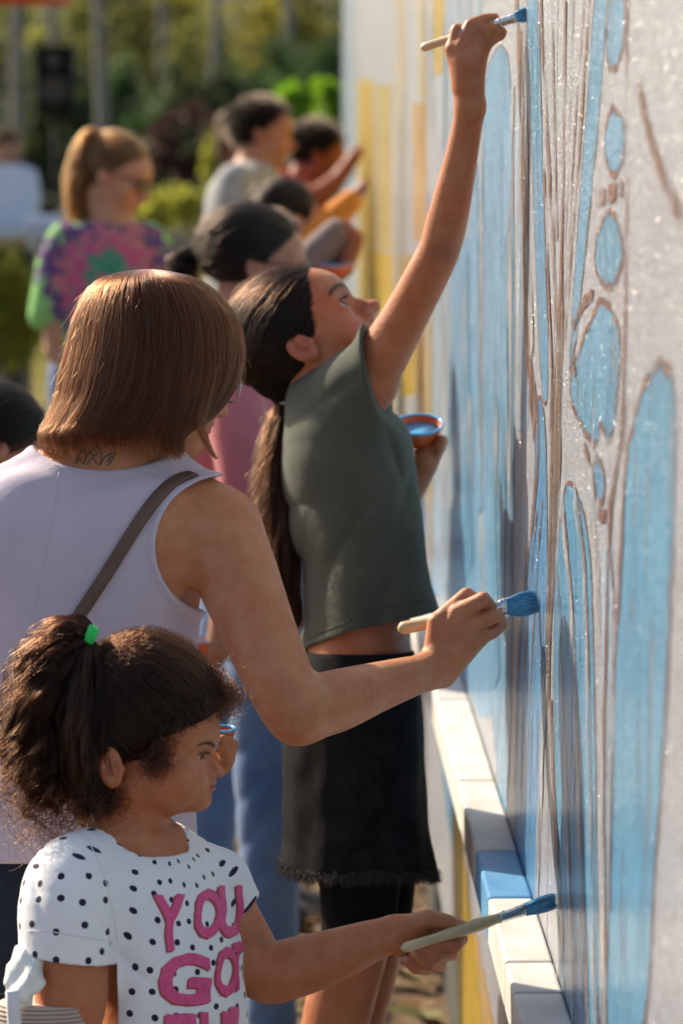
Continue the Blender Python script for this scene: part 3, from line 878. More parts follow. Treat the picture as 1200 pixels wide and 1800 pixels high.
Y_END = 1617.0 / 130 * 0.999
wall_root = thing("mural_wall", "long white painted board wall with unfinished blue mural on the right", "wall", (WALL_X, 6.0, 0))
seam = on_wall(966, 1200)[1]
edges = [seam - 1.83, seam - 0.0]
while edges[-1] < Y_END - 1.3: edges.append(edges[-1] + 1.22)
edges.append(Y_END)
Z0, Z1 = 0.30, 2.75
for i in range(len(edges) - 1):
    y0, y1 = edges[i] + 0.002, edges[i + 1] - 0.002
    V, Fq = box_vf((WALL_X + 0.012, (y0 + y1) / 2, (Z0 + Z1) / 2), (0.012, (y1 - y0) / 2, (Z1 - Z0) / 2))
    mesh_obj("panel", V, Fq, W_white, wall_root, False)
V, Fq = box_vf((WALL_X + 0.15, (edges[0] + Y_END) / 2, (0 + Z1) / 2 - 0.02), (0.12, (Y_END - edges[0]) / 2 - 0.03, (Z1) / 2 - 0.02))
mesh_obj("core", V, Fq, W_dark, wall_root, False)
# ledge of short boards
LZ, LP = 0.868, 0.056
lb = [(edges[0], 2.55, W_white), (2.55, 3.02, W_white), (3.02, 3.13, W_white), (3.13, 3.385, W_white), (3.385, 3.60, W_blue_shade), (3.60, 3.97, W_white), (3.97, 4.5, W_white), (4.5, 5.4, W_white), (5.4, 6.6, W_blue2), (6.6, 8.2, W_white), (8.2, 10.2, W_yellow), (10.2, Y_END, W_white)]
W_ledge = plain("white_ledge_paint", (0.66, 0.64, 0.62), 0.55, (0.56, 0.53, 0.50), 16, bump=(90, 0.002, 0.3))
for (y0, y1, mt) in lb:
    o = box("ledge_board", (WALL_X - LP / 2 - 0.001, (y0 + y1) / 2, LZ - 0.03), (LP / 2, (y1 - y0) / 2 - 0.002, 0.03), W_ledge if mt is W_white else (W_ledge_blue if mt in (W_blue2, W_blue_shade) else mt), wall_root, bevel=0.004)

def paint_patch(pts, mat, off, n=6, rough=0.0015, name="painted_shape"):
    P = catmull_closed(pts, n) if n > 1 else np.array(pts, float)
    W = np.array([on_wall(p[0], p[1], off) for p in P])
    W[:, 1] += rng.normal(0, rough, len(W)); W[:, 2] += rng.normal(0, rough, len(W))
    return mesh_obj(name, W, [tuple(range(len(W)))], mat, wall_root, False), W

def stroke(W, width, mat, off, closed=False, name="painted_line", taper=False):
    """a brush line of even width on the wall, along wall points W"""
    W = np.asarray(W); yz = W[:, 1:]
    T = (np.roll(yz, -1, 0) - np.roll(yz, 1, 0)) if closed else np.gradient(yz, axis=0)
    T /= np.linalg.norm(T, axis=1)[:, None] + 1e-9
    N = np.stack([-T[:, 1], T[:, 0]], 1)
    n = len(W); w = width * (0.7 + 0.6 * np.abs(np.convolve(rng.random(n + 6), np.ones(7) / 7, 'valid')[:n]))
    if taper: w = w * np.interp(np.linspace(0, 1, n), [0, .3, .6, 1], [0.25, 1, 1, 0.3])
    A = yz + N * w[:, None] / 2; B = yz - N * w[:, None] / 2
    V = np.vstack([np.c_[np.full(n, WALL_X - off), A], np.c_[np.full(n, WALL_X - off), B]])
    m = n if closed else n - 1
    Fq = [(i, (i + 1) % n, n + (i + 1) % n, n + i) for i in range(m)]
    mesh_obj(name, V, Fq, mat, wall_root, False)

def line_px(pts, width, mat, off=0.0024, taper=False, n=10):
    P = catmull(pts, n); stroke(np.array([on_wall(p[0], p[1], off) for p in P]), width, mat, off, taper=taper)

blue = [
    ([(1165, 640), (1186, 700), (1184, 900), (1172, 1200), (1152, 1500), (1128, 1820), (1068, 1820), (1072, 1500), (1080, 1200), (1088, 1000), (1098, 850), (1115, 730), (1140, 660)], W_blue, .030),
    ([(1072, -10), (1096, -10), (1092, 90), (1076, 125), (1066, 90)], W_blue, .020),
    ([(1078, 190), (1096, 220), (1092, 290), (1074, 305), (1062, 265), (1066, 215)], W_blue2, .020),
    ([(1072, 372), (1092, 420), (1088, 480), (1066, 505), (1046, 470), (1050, 410)], W_blue, .020),
    ([(1056, 530), (1084, 570), (1088, 640), (1078, 750), (1066, 770), (1056, 745), (1046, 782), (1020, 745), (1003, 700), (1005, 650), (1030, 585)], W_blue, .022),
    ([(1046, -10), (1066, -10), (1056, 150), (1040, 330), (1022, 500), (1010, 610), (1000, 650), (1004, 560), (1016, 380), (1030, 190)], W_blue, .014),
    ([(1050, 805), (1062, 840), (1057, 885), (1044, 862), (1042, 822)], W_blue, .022),
    ([(926, -10), (944, -10), (950, 150), (955, 350), (962, 580), (962, 690), (952, 690), (942, 500), (934, 250)], W_blue, .012),
    ([(946, 700), (958, 760), (962, 1000), (961, 1200), (955, 1320), (946, 1450), (938, 1650), (904, 1650), (903, 1400), (908, 1200), (920, 1060), (936, 900), (940, 780)], W_blue_shade, .016),
    ([(1000, 846), (1024, 900), (1038, 1000), (1044, 1200), (1048, 1500), (1052, 1820), (992, 1820), (978, 1500), (972, 1250), (974, 1050), (986, 900)], W_blue, .014),
    ([(852, 140), (892, 100), (903, 400), (903, 700), (900, 1000), (895, 1300), (884, 1460), (868, 1300), (850, 1000), (848, 700), (850, 350)], W_blue2, .010),
    ([(790, 400), (800, 380), (831, 380), (836, 700), (840, 900), (852, 1080), (868, 1260), (842, 1262), (808, 1180), (792, 900)], W_blue2, -1),
    ([(905, 120), (922, 120), (930, 420), (936, 700), (925, 760), (908, 760)], W_wash, -1),
    ([(1060, 960), (1076, 960), (1074, 1300), (1066, 1820), (1054, 1820), (1052, 1300)], W_wash, -1),
    ([(836, 380), (849, 380), (850, 900), (853, 1090), (842, 1090), (838, 800)], W_wash, -1),
    ([(748, 540), (790, 480), (794, 800), (800, 1180), (764, 1180), (750, 800)], W_wash, -1),
    ([(782, -10), (848, -10), (850, 420), (790, 420)], W_wash, -1),
    ([(806, 60), (818, 60), (820, 400), (808, 400)], W_blue2, -1),
    ([(602, -10), (624, -10), (624, 1000), (603, 1000)], W_wash, -1),
    ([(628, 138), (656, 142), (660, 440), (691, 446), (692, 1010), (636, 1010), (630, 600)], W_yellow, -1),
    ([(660, 150), (688, 150), (689, 440), (663, 438)], W_ochre, -1),
    ([(694, -10), (712, -10), (714, 1000), (696, 1000)], W_beige, -1),
    ([(730, -10), (750, -10), (750, 170), (732, 170)], W_beige, -1),
    ([(760, -10), (781, -10), (780, 128), (762, 132)], W_yellow, -1),
    ([(724, 182), (749, 180), (749, 420), (726, 424)], W_orange, -1),
    ([(702, 450), (744, 446), (745, 690), (704, 700)], W_yellow, -1),
    ([(728, 560), (749, 556), (749, 735), (730, 738)], W_orange, -1),
    ([(770, 1310), (782, 1320), (800, 1430), (812, 1530), (800, 1520), (784, 1430)], W_blue2, -1),
    ([(796, 1430), (806, 1430), (822, 1560), (838, 1700), (850, 1820), (806, 1820), (800, 1650)], W_yellow, -1),
    ([(828, 1620), (838, 1640), (856, 1740), (872, 1820), (852, 1820), (840, 1720)], W_orange, -1),
]
for i, (pts, mt, ow) in enumerate(blue):
    off = 0.0004 + 0.000012 * i
    o, Wp = paint_patch(pts, mt, off, n=1 if ow < 0 else 6)
    if ow > 0: stroke(np.c_[Wp[:, 0], Wp[:, 1], Wp[:, 2]], ow * 0.40, W_brown, 0.0009 + 0.000012 * i, closed=True)
k_off = 0.0014
def L(pts, w, m, taper=False):
    global k_off
    k_off += 0.000012; line_px(pts, w * (0.6 if m is W_brown else 1.0), m, k_off, taper)
L([(986, 440), (984, 560), (978, 680), (975, 800), (971, 900), (967, 1000), (963, 1100), (962, 1260)], 0.10, W_stem, True)
L([(1120, 150), (1138, 230), (1163, 310), (1198, 385)], 0.03, W_brown)
L([(948, -10), (958, 200), (970, 420), (978, 600)], 0.05, W_brown)
L([(1034, -10), (1022, 180), (1006, 400), (990, 600)], 0.03, W_brown)
L([(1026, -10), (1010, 200), (998, 420), (988, 560)], 0.016, W_brown)
L([(906, -10), (914, 200), (920, 450), (928, 640), (938, 760)], 0.07, W_brown)
L([(916, -10), (922, 200), (926, 420), (934, 620)], 0.05, W_streak)
L([(1098, -10), (1100, 200), (1098, 420), (1096, 600), (1090, 760), (1072, 900), (1064, 1100), (1060, 1400), (1062, 1810)], 0.032, W_brown)
L([(985, 880), (1000, 1050), (1010, 1300), (1022, 1600), (1030, 1810)], 0.034, W_streak)
L([(990, 900), (1006, 1080), (1015, 1320), (1026, 1600), (1034, 1810)], 0.020, W_brown)
L([(1008, 870), (1024, 1000), (1030, 1200), (1036, 1500), (1044, 1810)], 0.030, W_streak)
L([(1014, 880), (1028, 1010), (1034, 1210), (1041, 1500), (1050, 1810)], 0.022, W_brown)
L([(976, 1000), (985, 1200), (994, 1450), (1006, 1810)], 0.020, W_streak)
L([(980, 1010), (988, 1200), (998, 1450), (1011, 1810)], 0.016, W_brown)
L([(1036, 890), (1046, 1000), (1050, 1200), (1056, 1500), (1060, 1810)], 0.05, W_streak)
L([(930, 640), (945, 760), (938, 880), (920, 1030), (908, 1180), (902, 1400)], 0.045, W_brown)
L([(942, 900), (930, 1040), (918, 1200)], 0.02, W_brown)
L([(952, 880), (940, 1040), (930, 1220), (922, 1420)], 0.015, W_brown)
L([(958, 1180), (950, 1350), (944, 1500), (940, 1640)], 0.05, W_streak)
L([(890, 420), (884, 800), (880, 1100)], 0.08, W_blue)
L([(870, 700), (866, 950), (872, 1200)], 0.10, W_blue)
L([(1024, 780), (1040, 830), (1048, 900), (1066, 900), (1076, 850)], 0.02, W_brown)
L([(955, 300), (962, 500), (968, 640), (966, 760)], 0.03, W_brown)
L([(992, 0), (990, 200), (986, 420), (982, 560)], 0.04, W_brown)
L([(968, 0), (972, 200), (978, 420)], 0.03, W_brown)
L([(1006, -10), (1000, 180), (992, 400), (984, 520)], 0.012, W_brown)
L([(912, 60), (918, 260), (922, 420)], 0.10, W_brown)
L([(1066, 900), (1078, 1100), (1074, 1300), (1070, 1600)], 0.012, W_brown)
L([(1098, 700), (1094, 900), (1084, 1100)], 0.015, W_brown)
L([(966, 1230), (972, 1400), (984, 1600), (990, 1800)], 0.05, W_brown)
L([(962, 1250), (968, 1420), (978, 1620), (982, 1800)], 0.04, W_streak)
L([(900, 150), (896, 500), (894, 900), (890, 1200)], 0.05, W_streak)
L([(832, 300), (838, 600), (842, 900)], 0.12, W_blue2)
L([(815, 460), (818, 700), (824, 1000)], 0.16, W_blue)
L([(1046, 350), (1070, 340), (1092, 330)], 0.03, W_brown)
L([(1010, 660), (1000, 600), (1020, 540), (1040, 515)], 0.02, W_brown)
for k in range(26):
    x = rng.uniform(694, 900); y0 = rng.uniform(-10, 700); ln = rng.uniform(150, 600)
    L([(x, y0), (x + rng.normal(0, 2), y0 + ln / 2), (x + rng.normal(0, 3), y0 + ln)], rng.uniform(0.03, 0.10), [W_streak, W_streak, W_blue2, W_yellow][rng.integers(0, 3 if x > 760 else 4)], True)

# ------------------------------------------------------------------ things at the far end of the field
sp = thing("loudspeaker", "black loudspeaker raised on a stand among the trees", "speaker", ground_at(96, 400))
c = PX(97, 140, 20); g0 = float(hill(c[0], c[1]))
sp.location = (c[0], c[1], g0)
box("cabinet", c, (0.135, 0.13, 0.245), M['black_plastic'], sp, bevel=0.02)
lathe("woofer", c + np.array([0.0, -0.131, -0.07]), (0, -1, 0), [(0, 0.10), (0.006, 0.10), (0.004, 0.08), (-0.02, 0.03), (-0.02, 0.001)], plain("speaker_cone", (0.03, 0.03, 0.032), 0.5), sp)
lathe("horn", c + np.array([0.0, -0.131, 0.14]), (0, -1, 0), [(0, 0.05), (0.006, 0.05), (-0.02, 0.02), (-0.02, 0.001)], plain("speaker_horn", (0.05, 0.05, 0.05), 0.4), sp)
tube("pole", [(c[0], c[1], g0 + 0.1), (c[0], c[1], c[2] - 0.24)], 0.018, M['black_plastic'], sp, 8)
for a in (0.3, 2.4, 4.5):
    tube("leg", [(c[0], c[1], g0 + 0.7), (c[0] + 0.45 * math.cos(a), c[1] + 0.45 * math.sin(a), g0 + 0.01)], 0.012, M['black_plastic'], sp, 6)

# orange canopy corner
can = thing("canopy_tent", "orange canopy whose edge shows in the top left corner", "tent", PX(-120, 900, 15))
OC = plain("orange_canopy_fabric", (0.75, 0.13, 0.035), 0.7, (0.65, 0.10, 0.03), 6)
c1 = PX(58, -14, 14.5)
x1, y1, zc = c1[0], c1[1], c1[2]
Vc = [(x1 - 3, y1, zc), (x1, y1, zc), (x1, y1 + 3, zc), (x1 - 3, y1 + 3, zc), (x1 - 1.5, y1 + 1.5, zc + 0.9),
      (x1 - 3, y1, zc + 0.24), (x1, y1, zc + 0.24), (x1, y1 + 3, zc + 0.24), (x1 - 3, y1 + 3, zc + 0.24)]
can.location = (x1 - 1.5, y1 + 1.5, 0)
mesh_obj("roof", Vc, [(5, 6, 4), (6, 7, 4), (7, 8, 4), (8, 5, 4)], OC, can, False)
mesh_obj("valance", [(a * 1.0, b, c_) for (a, b, c_) in Vc], [(0, 1, 6, 5), (1, 2, 7, 6), (2, 3, 8, 7), (3, 0, 5, 8)], OC, can, False)
for (lx, ly) in ((x1 - 2.97, y1 + 0.03), (x1 - 2.97, y1 + 2.97)):
    tube("post", [(lx, ly, 0), (lx, ly, zc + 0.22)], 0.02, plain("tent_post", (0.7, 0.7, 0.7), 0.4), can, 6)

tb = thing("folding_table", "pale folding table beside the person in white", "table", ground_at(80, 600))
c = PX(70, 408, 14.2); tb.location = (c[0] - 0.2, c[1], 0)
TW = plain("table_top_plastic", (0.55, 0.55, 0.55), 0.5)
box("table_top", c + np.array([-0.35, 0, 0]), (0.55, 0.3, 0.02), TW, tb, bevel=0.008)
box("table_cloth_item", c + np.array([0.02, 0, 0.055]), (0.09, 0.12, 0.03), M['white_cloth'], tb, bevel=0.02)
for sx in (-0.85, 0.15):
    for sy in (-0.25, 0.25):
        tube("leg", [(c[0] + sx, c[1] + sy, 0), (c[0] + sx, c[1] + sy, c[2] - 0.02)], 0.015, M['steel'], tb, 6)
# ------------------------------------------------------------------ heads, eyes, hair, brushes
def unit(v):
    v = np.asarray(v, float); return v / np.linalg.norm(v)

def crease(x):
    """cloth folds: broad rounds with narrow valleys"""
    return (1 - np.abs(np.sin(x))) ** 1.6

class Head:
    """frame of a head: O at eye level on the head's axis, S = chin-to-crown size; f forward, l its left, u up"""
    def __init__(s, O, fwd, up, S):
        q = jj(O[0], O[1], O[2], S)
        s.O = np.array(q[:3]); s.S = q[3]
        s.f = unit(fwd); up = np.asarray(up, float); s.u = unit(up - s.f * (up @ s.f)); s.l = np.cross(s.u, s.f)
        s.R = np.array([s.f, s.l, s.u])
    def p(s, f, l, u):
        return s.O + s.S * (f * s.f + l * s.l + u * s.u)
    def e(s, vol, c, r, k=0.03, op='+', R=None):
        vol.ell(s.p(*c), np.array(r) * s.S, s.R if R is None else R, k * s.S, op, raw=True)
    def c(s, vol, a, b, ra, rb, k=0.03, op='+'):
        vol.cone(s.p(*a), s.p(*b), ra * s.S, rb * s.S, k * s.S, op)
    def spot(s, c, r, col, st):
        """colour spot in head units, for skin_color"""
        return ('H', s.p(*c), r * s.S, col, st)

def head_sdf(vol, h, cran=(-0.07, 0.0, 0.13, 0.425, 0.325, 0.37), nose=0.435, cheek=1.0, chin=0.0, lips=1.0, ears=(1, -1), brow=0.0, detail=True, ear=(-0.075, -0.055, 1.0), jaw=None):
    h.e(vol, cran[:3], cran[3:], 0.05)
    h.e(vol, (0.075, 0, -0.13), (0.275, 0.265, 0.36), 0.10)
    h.e(vol, (0.21, 0, 0.12 + brow), (0.20, 0.23, 0.20), 0.10)
    for s in (1, -1):
        h.c(vol, (-0.02, s * 0.20, -0.22), (0.20 + chin, s * 0.07, -0.405), 0.085, 0.07, 0.08)
        h.e(vol, (0.19, s * 0.155, -0.16), (0.135 * cheek, 0.115 * cheek, 0.135 * cheek), 0.08)
        if detail:
            h.c(vol, (0.335, s * 0.05, 0.065), (0.275, s * 0.20, 0.065), 0.035, 0.03, 0.07)
    h.e(vol, (0.215 + chin, 0, -0.40), (0.11, 0.13, 0.085), 0.07)
    h.e(vol, (0.245 + chin * 0.6, 0, -0.27), (0.115, 0.165, 0.12), 0.06)
    h.c(vol, (0.330, 0, 0.02), (nose, 0, -0.145), 0.032, 0.042, 0.035)
    h.e(vol, (nose + 0.012, 0, -0.150), (0.045, 0.050, 0.042), 0.03)
    h.e(vol, (nose - 0.085, 0, -0.150), (0.085, 0.046, 0.056), 0.03)
    h.e(vol, (0.265 + (nose - 0.40) * 0.8, 0, -0.225), (0.105, 0.10, 0.070), 0.04)
    if detail:
        for s in (1, -1):
            h.e(vol, (nose - 0.055, s * 0.055, -0.168), (0.050, 0.034, 0.034), 0.025)
            h.e(vol, (nose - 0.012, s * 0.028, -0.198), (0.022, 0.014, 0.014), 0.008, '-')
            # eye socket, lids and the opening between them
            h.e(vol, (0.395, s * 0.145, -0.005), (0.085, 0.075, 0.042), 0.05, '-')
            h.e(vol, (0.262, s * 0.138, -0.012), (0.083, 0.083, 0.078), 0.02)
            h.e(vol, (0.335, s * 0.150, -0.014), (0.060, 0.056, 0.0185), 0.008, '-')
            h.c(vol, (0.338, s * 0.09, 0.018), (0.285, s * 0.205, 0.008), 0.012, 0.010, 0.015)
        h.e(vol, (0.348 + chin * 0.6, 0, -0.246), (0.034 * lips, 0.080, 0.026), 0.02)
        h.e(vol, (0.338 + chin * 0.7, 0, -0.297), (0.038 * lips, 0.070, 0.028), 0.02)
        h.e(vol, (0.390 + chin * 0.6, 0, -0.272), (0.060, 0.092, 0.0065), 0.012, '-')
        h.e(vol, (0.352 + chin, 0, -0.345), (0.040, 0.09, 0.020), 0.04, '-')
    if jaw: h.e(vol, jaw[:3], jaw[3:], 0.12)
    ef, eu, es = ear
    for s in ears:
        R = np.array([unit(h.f * 0.93 + h.u * 0.22), unit(h.l * s + h.f * 0.05 - h.f * 0.35), h.u]); R[2] = np.cross(R[0], R[1]); R[1] = np.cross(R[2], R[0])
        y = cran[4] - 0.005
        h.e(vol, (ef, s * y, eu), np.array((0.082, 0.034, 0.128)) * es, 0.012, '+', R)
        h.e(vol, (ef + 0.016 * es, s * (y + 0.052 * es), eu + 0.012 * es), np.array((0.060, 0.050, 0.096)) * es, 0.008, '-', R)
        if detail:
            h.e(vol, (ef + 0.022 * es, s * (y + 0.012 * es), eu + 0.015 * es), np.array((0.018, 0.022, 0.060)) * es, 0.012, '+', R)
            h.e(vol, (ef + 0.080 * es, s * (y + 0.004), eu - 0.005), np.array((0.018, 0.018, 0.024)) * es, 0.012, '+', R)

def head_spots(h, lip=(0.42, 0.15, 0.13), tone=(0.5, 0.2, 0.13), blush=0.35, brow=None, ear_shade=None):
    ex = []
    if brow:
        for s in (1, -1):
            for t in np.linspace(0, 1, 9):
                ex.append((h.p(0.375 - 0.09 * t ** 1.5, s * (0.055 + 0.165 * t), 0.078 + 0.030 * math.sin(t * 2.4)), h.S * np.array([0.07, 0.03, 0.020 - 0.006 * t]), brow, 0.38))
            for t in np.linspace(0, 1, 7):
                ex.append((h.p(0.345 - 0.05 * t ** 2, s * (0.09 + 0.115 * t), 0.014), h.S * np.array([0.04, 0.022, 0.010]), brow, 0.4))
    if ear_shade:  # shade in the ear's hollow, put into the skin colour
        for s in (1, -1): ex.append((h.p(ear_shade[0], s * ear_shade[1], ear_shade[2]), h.S * np.array([0.055, 0.06, 0.085]), ear_shade[3], 0.7))
    return ex + [(h.p(0.36, 0, -0.272), h.S * np.array([0.085, 0.085, 0.05]), lip, 0.85),
            (h.p(0.30, 0.17, -0.15), h.S * 0.13, tone, blush), (h.p(0.30, -0.17, -0.15), h.S * 0.13, tone, blush),
            (h.p(0.45, 0, -0.16), h.S * 0.06, tone, blush), (h.p(-0.07, 0.34, -0.05), h.S * 0.13, tone, blush), (h.p(-0.07, -0.34, -0.05), h.S * 0.13, tone, blush)]

def body_color(base, spots=()):
    base = np.array(base, float)
    def fn(V):
        c = np.tile(base, (len(V), 1))
        for (p, r, col, st) in spots:
            r = np.asarray(r, float) * np.ones(3)
            w = np.exp(-(((V - np.asarray(p)) / r) ** 2).sum(1) * 1.1)[:, None] * st
            c = c * (1 - w) + np.array(col) * w
        return c
    return fn

def px_spot(x, y, z, r, col, st):
    q = jj(x, y, z, r); return (np.array(q[:3]), q[3], col, st)

def eyes(h, d0, parent, sides=(1, -1), gaze=(0, 0)):
    for s in sides:
        c = h.p(0.258, s * 0.138, -0.013); r = 0.074 * h.S
        g = unit(h.f + h.l * (s * 0.06 + gaze[0]) + h.u * gaze[1])
        a = unit(np.cross(g, h.u)); b = np.cross(g, a)
        V, Fq, mi = [], [], []; n, m = 20, 14
        for i in range(m + 1):
            th = math.pi * i / m
            # rings placed so that pupil and iris have their own edges
            th = [0, .14, .27, .40, .52, .56, .75, 1.0, 1.3, 1.6, 1.9, 2.2, 2.5, 2.8, math.pi][i]
            rr = r * (1.03 if th < .5 else 1.0)
            for k in range(n):
                ph = 2 * math.pi * k / n
                V.append(c + rr * (g * math.cos(th) + (a * math.cos(ph) + b * math.sin(ph)) * math.sin(th)))
        for i in range(m):
            for k in range(n):
                Fq.append((i * n + k, (i + 1) * n + k, (i + 1) * n + (k + 1) % n, i * n + (k + 1) % n)); mi.append(2 if i < 2 else 1 if i < 5 else 0)
        o = mesh_obj("eye", to_world(np.array(V), d0), Fq, [M['eye_white'], M['iris'], M['pupil']], parent)
        o.data.polygons.foreach_set("material_index", np.array(mi, np.int32))

def brow_hair(h, d0, parent, mat, sides=(1, -1), n=150, lash=True, thick=1.0, dy=0.0):
    for s in sides:
        S = []
        for i in range(n):
            t = rng.random()
            a = np.array([0.375 - 0.10 * t ** 1.5, s * (0.055 + 0.165 * t), 0.078 + 0.030 * math.sin(t * 2.4) + dy])
            a = a + np.array([0.034, 0, 0]); b = a + np.array([-0.012, s * 0.035, 0.012 - 0.030 * t]) * rng.uniform(0.7, 1.3)
            j = rng.normal(0, 0.007, 3) * thick * np.array([0.4, 1, 1])
            P = [h.p(*(a + j)), h.p(*((a + b) / 2 + j + np.array([0.004, 0, 0]))), h.p(*(b + j))]
            S.append(P)
        S = np.array(S); S = to_world(S.reshape(-1, 3), d0).reshape(n, 3, 3)
        hair_obj("eyebrow", S, 0.00023, 0.00009, mat, parent)
        if lash:
            S = []
            for i in range(46):
                t = rng.random()
                a = np.array([0.352 - 0.05 * t ** 2, s * (0.095 + 0.108 * t), 0.010 + 0.006 * math.sin(t * math.pi)])
                b = a + np.array([0.035 - 0.012 * t, s * 0.016 * t, 0.012])
                S.append([h.p(*a), h.p(*((a + b) / 2 + np.array([0.002, 0, -0.006]))), h.p(*b)])
            S = to_world(np.array(S).reshape(-1, 3), d0).reshape(-1, 3, 3)
            hair_obj("eyelash", S, 0.00034, 0.00010, mat, parent)

def scalp_strands(h, cran, tie, n, region, lift=0.03, pts=14, wave=0.0, sag=0.0, push=1.03, wfreq=3):
    """hair combed over an ellipsoid scalp towards a tie point (figure units)"""
    c = h.p(*cran[:3]); r = np.array(cran[3:]) * h.S
    T = (h.R @ (np.asarray(tie) - c)) / r; T = T / np.linalg.norm(T)
    out = []
    while len(out) < n:
        d = rng.normal(0, 1, 3); d /= np.linalg.norm(d)
        if not region(d): continue
        om = math.acos(np.clip(d @ T, -1, 1))
        if om < 0.08 or om > 2.9: continue
        t = np.linspace(0, 1, pts)[:, None]
        P = (np.sin((1 - t) * om) * d + np.sin(t * om) * T) / math.sin(om)
        k = push + lift * rng.random() * np.sin(np.clip(t, 0, 1) * math.pi) ** 0.7 + 0.01 * rng.random()
        P = P * k
        if wave:
            ph = rng.uniform(0, 6.28); fr = wfreq * rng.uniform(0.7, 1.3)
            side = np.cross(d, T); side /= np.linalg.norm(side)
            P = P + side * np.sin(t * fr * 6.28 + ph) * wave * np.sin(t * math.pi) + P * np.cos(t * fr * 6.28 + ph) * wave * 0.6 * np.sin(t * math.pi)
        out.append(c + (P * r) @ h.R)
    return np.array(out)

def tail_strands(guide, n, pts=26, curl=0.0, freq=4, frizz=0.0, tipspread=1.0, lenvar=0.3, clump=0):
    """guide: (x, y, z, radius) in photo positions; strands fill the tail"""
    g = np.array([jj(*p) for p in guide]); G = catmull(g, 10)
    s = np.linspace(0, 1, len(G))
    nc = clump or n
    ca = rng.uniform(0, 6.28, nc); cr = np.sqrt(rng.random(nc)); cph = rng.uniform(0, 6.28, nc); cfr = freq * rng.uniform(0.7, 1.35, nc); cl = 1 - lenvar * rng.random(nc) ** 1.5
    out = np.zeros((n, pts, 3)); T = np.gradient(G[:, :3], axis=0); T /= np.linalg.norm(T, axis=1)[:, None]
    u = np.cross(T, (0, 0, 1.0)); u /= np.linalg.norm(u, axis=1)[:, None] + 1e-9; v = np.cross(T, u)
    for i in range(n):
        k = i % nc
        t = np.linspace(0, cl[k] * rng.uniform(0.93, 1.0), pts)
        C = np.stack([np.interp(t, s, G[:, j]) for j in range(4)], 1)
        U = np.stack([np.interp(t, s, u[:, j]) for j in range(3)], 1); Vv = np.stack([np.interp(t, s, v[:, j]) for j in range(3)], 1)
        jit = rng.normal(0, 0.07, 2) if clump else (0, 0)
        a = ca[k]; r = C[:, 3] * cr[k]
        P = C[:, :3] + U * (r * (math.cos(a) + jit[0]))[:, None] + Vv * (r * (math.sin(a) + jit[1]))[:, None]
        if curl:
            amp = curl * np.clip(t * 1.7, 0.05, 1) * (0.7 + 0.5 * rng.random() * 0.4)
            w = t * cfr[k] * 6.28 + cph[k] + rng.normal(0, 0.10)
            P = P + U * (np.cos(w) * amp)[:, None] + Vv * (np.sin(w) * amp)[:, None]
        if frizz:
            P = P + (smooth_noise(1, pts, frizz, (1.0, 2.3))[0])
        out[i] = P
    return out

def W3(S, d0):
    S = np.asarray(S); return to_world(S.reshape(-1, 3), d0).reshape(S.shape)

def surf_rings(rings):
    """param surface: rings (x, y, z, a, b); returns f(theta, v) with v 0..1 from crown to hem"""
    g = np.array(rings, float)
    for q in g:
        m = 1 + q[2] / FPX; q[0] = 600 + (q[0] - 600) * m; q[1] = 900 + (q[1] - 900) * m; q[3:] *= m
    G = catmull(g, 10); d = np.r_[0, np.cumsum(np.linalg.norm(np.diff(np.c_[G[:, 1], G[:, 3]], axis=0), axis=1))]; s = d / d[-1]
    def f(th, v, k=1.0):
        C = [np.interp(v, s, G[:, j]) for j in range(5)]
        return np.stack([C[0] + C[3] * np.cos(th) * k, C[1], C[2] + C[4] * np.sin(th) * k], -1)
    return f

def ring_mesh(name, f, d0, mat, parent, nu=64, nv=40, k=1.0, v0=0.0, v1=1.0, attrs=None, fn=None, cap=False):
    th = np.linspace(0, 2 * math.pi, nu, endpoint=False)[None, :] * np.ones((nv, 1)); v = np.linspace(v0, v1, nv)[:, None] * np.ones((1, nu))
    P = f(th, v, k)
    if fn is not None: P = fn(P, th, v)
    V = P.reshape(-1, 3); idx = np.arange(nv * nu).reshape(nv, nu)
    Fq = np.stack([idx[:-1].ravel(), np.roll(idx, -1, 1)[:-1].ravel(), np.roll(idx, -1, 1)[1:].ravel(), idx[1:].ravel()], 1)
    o = mesh_obj(name, to_world(V, d0), Fq, mat, parent, True, attrs(V) if attrs else None)
    return o

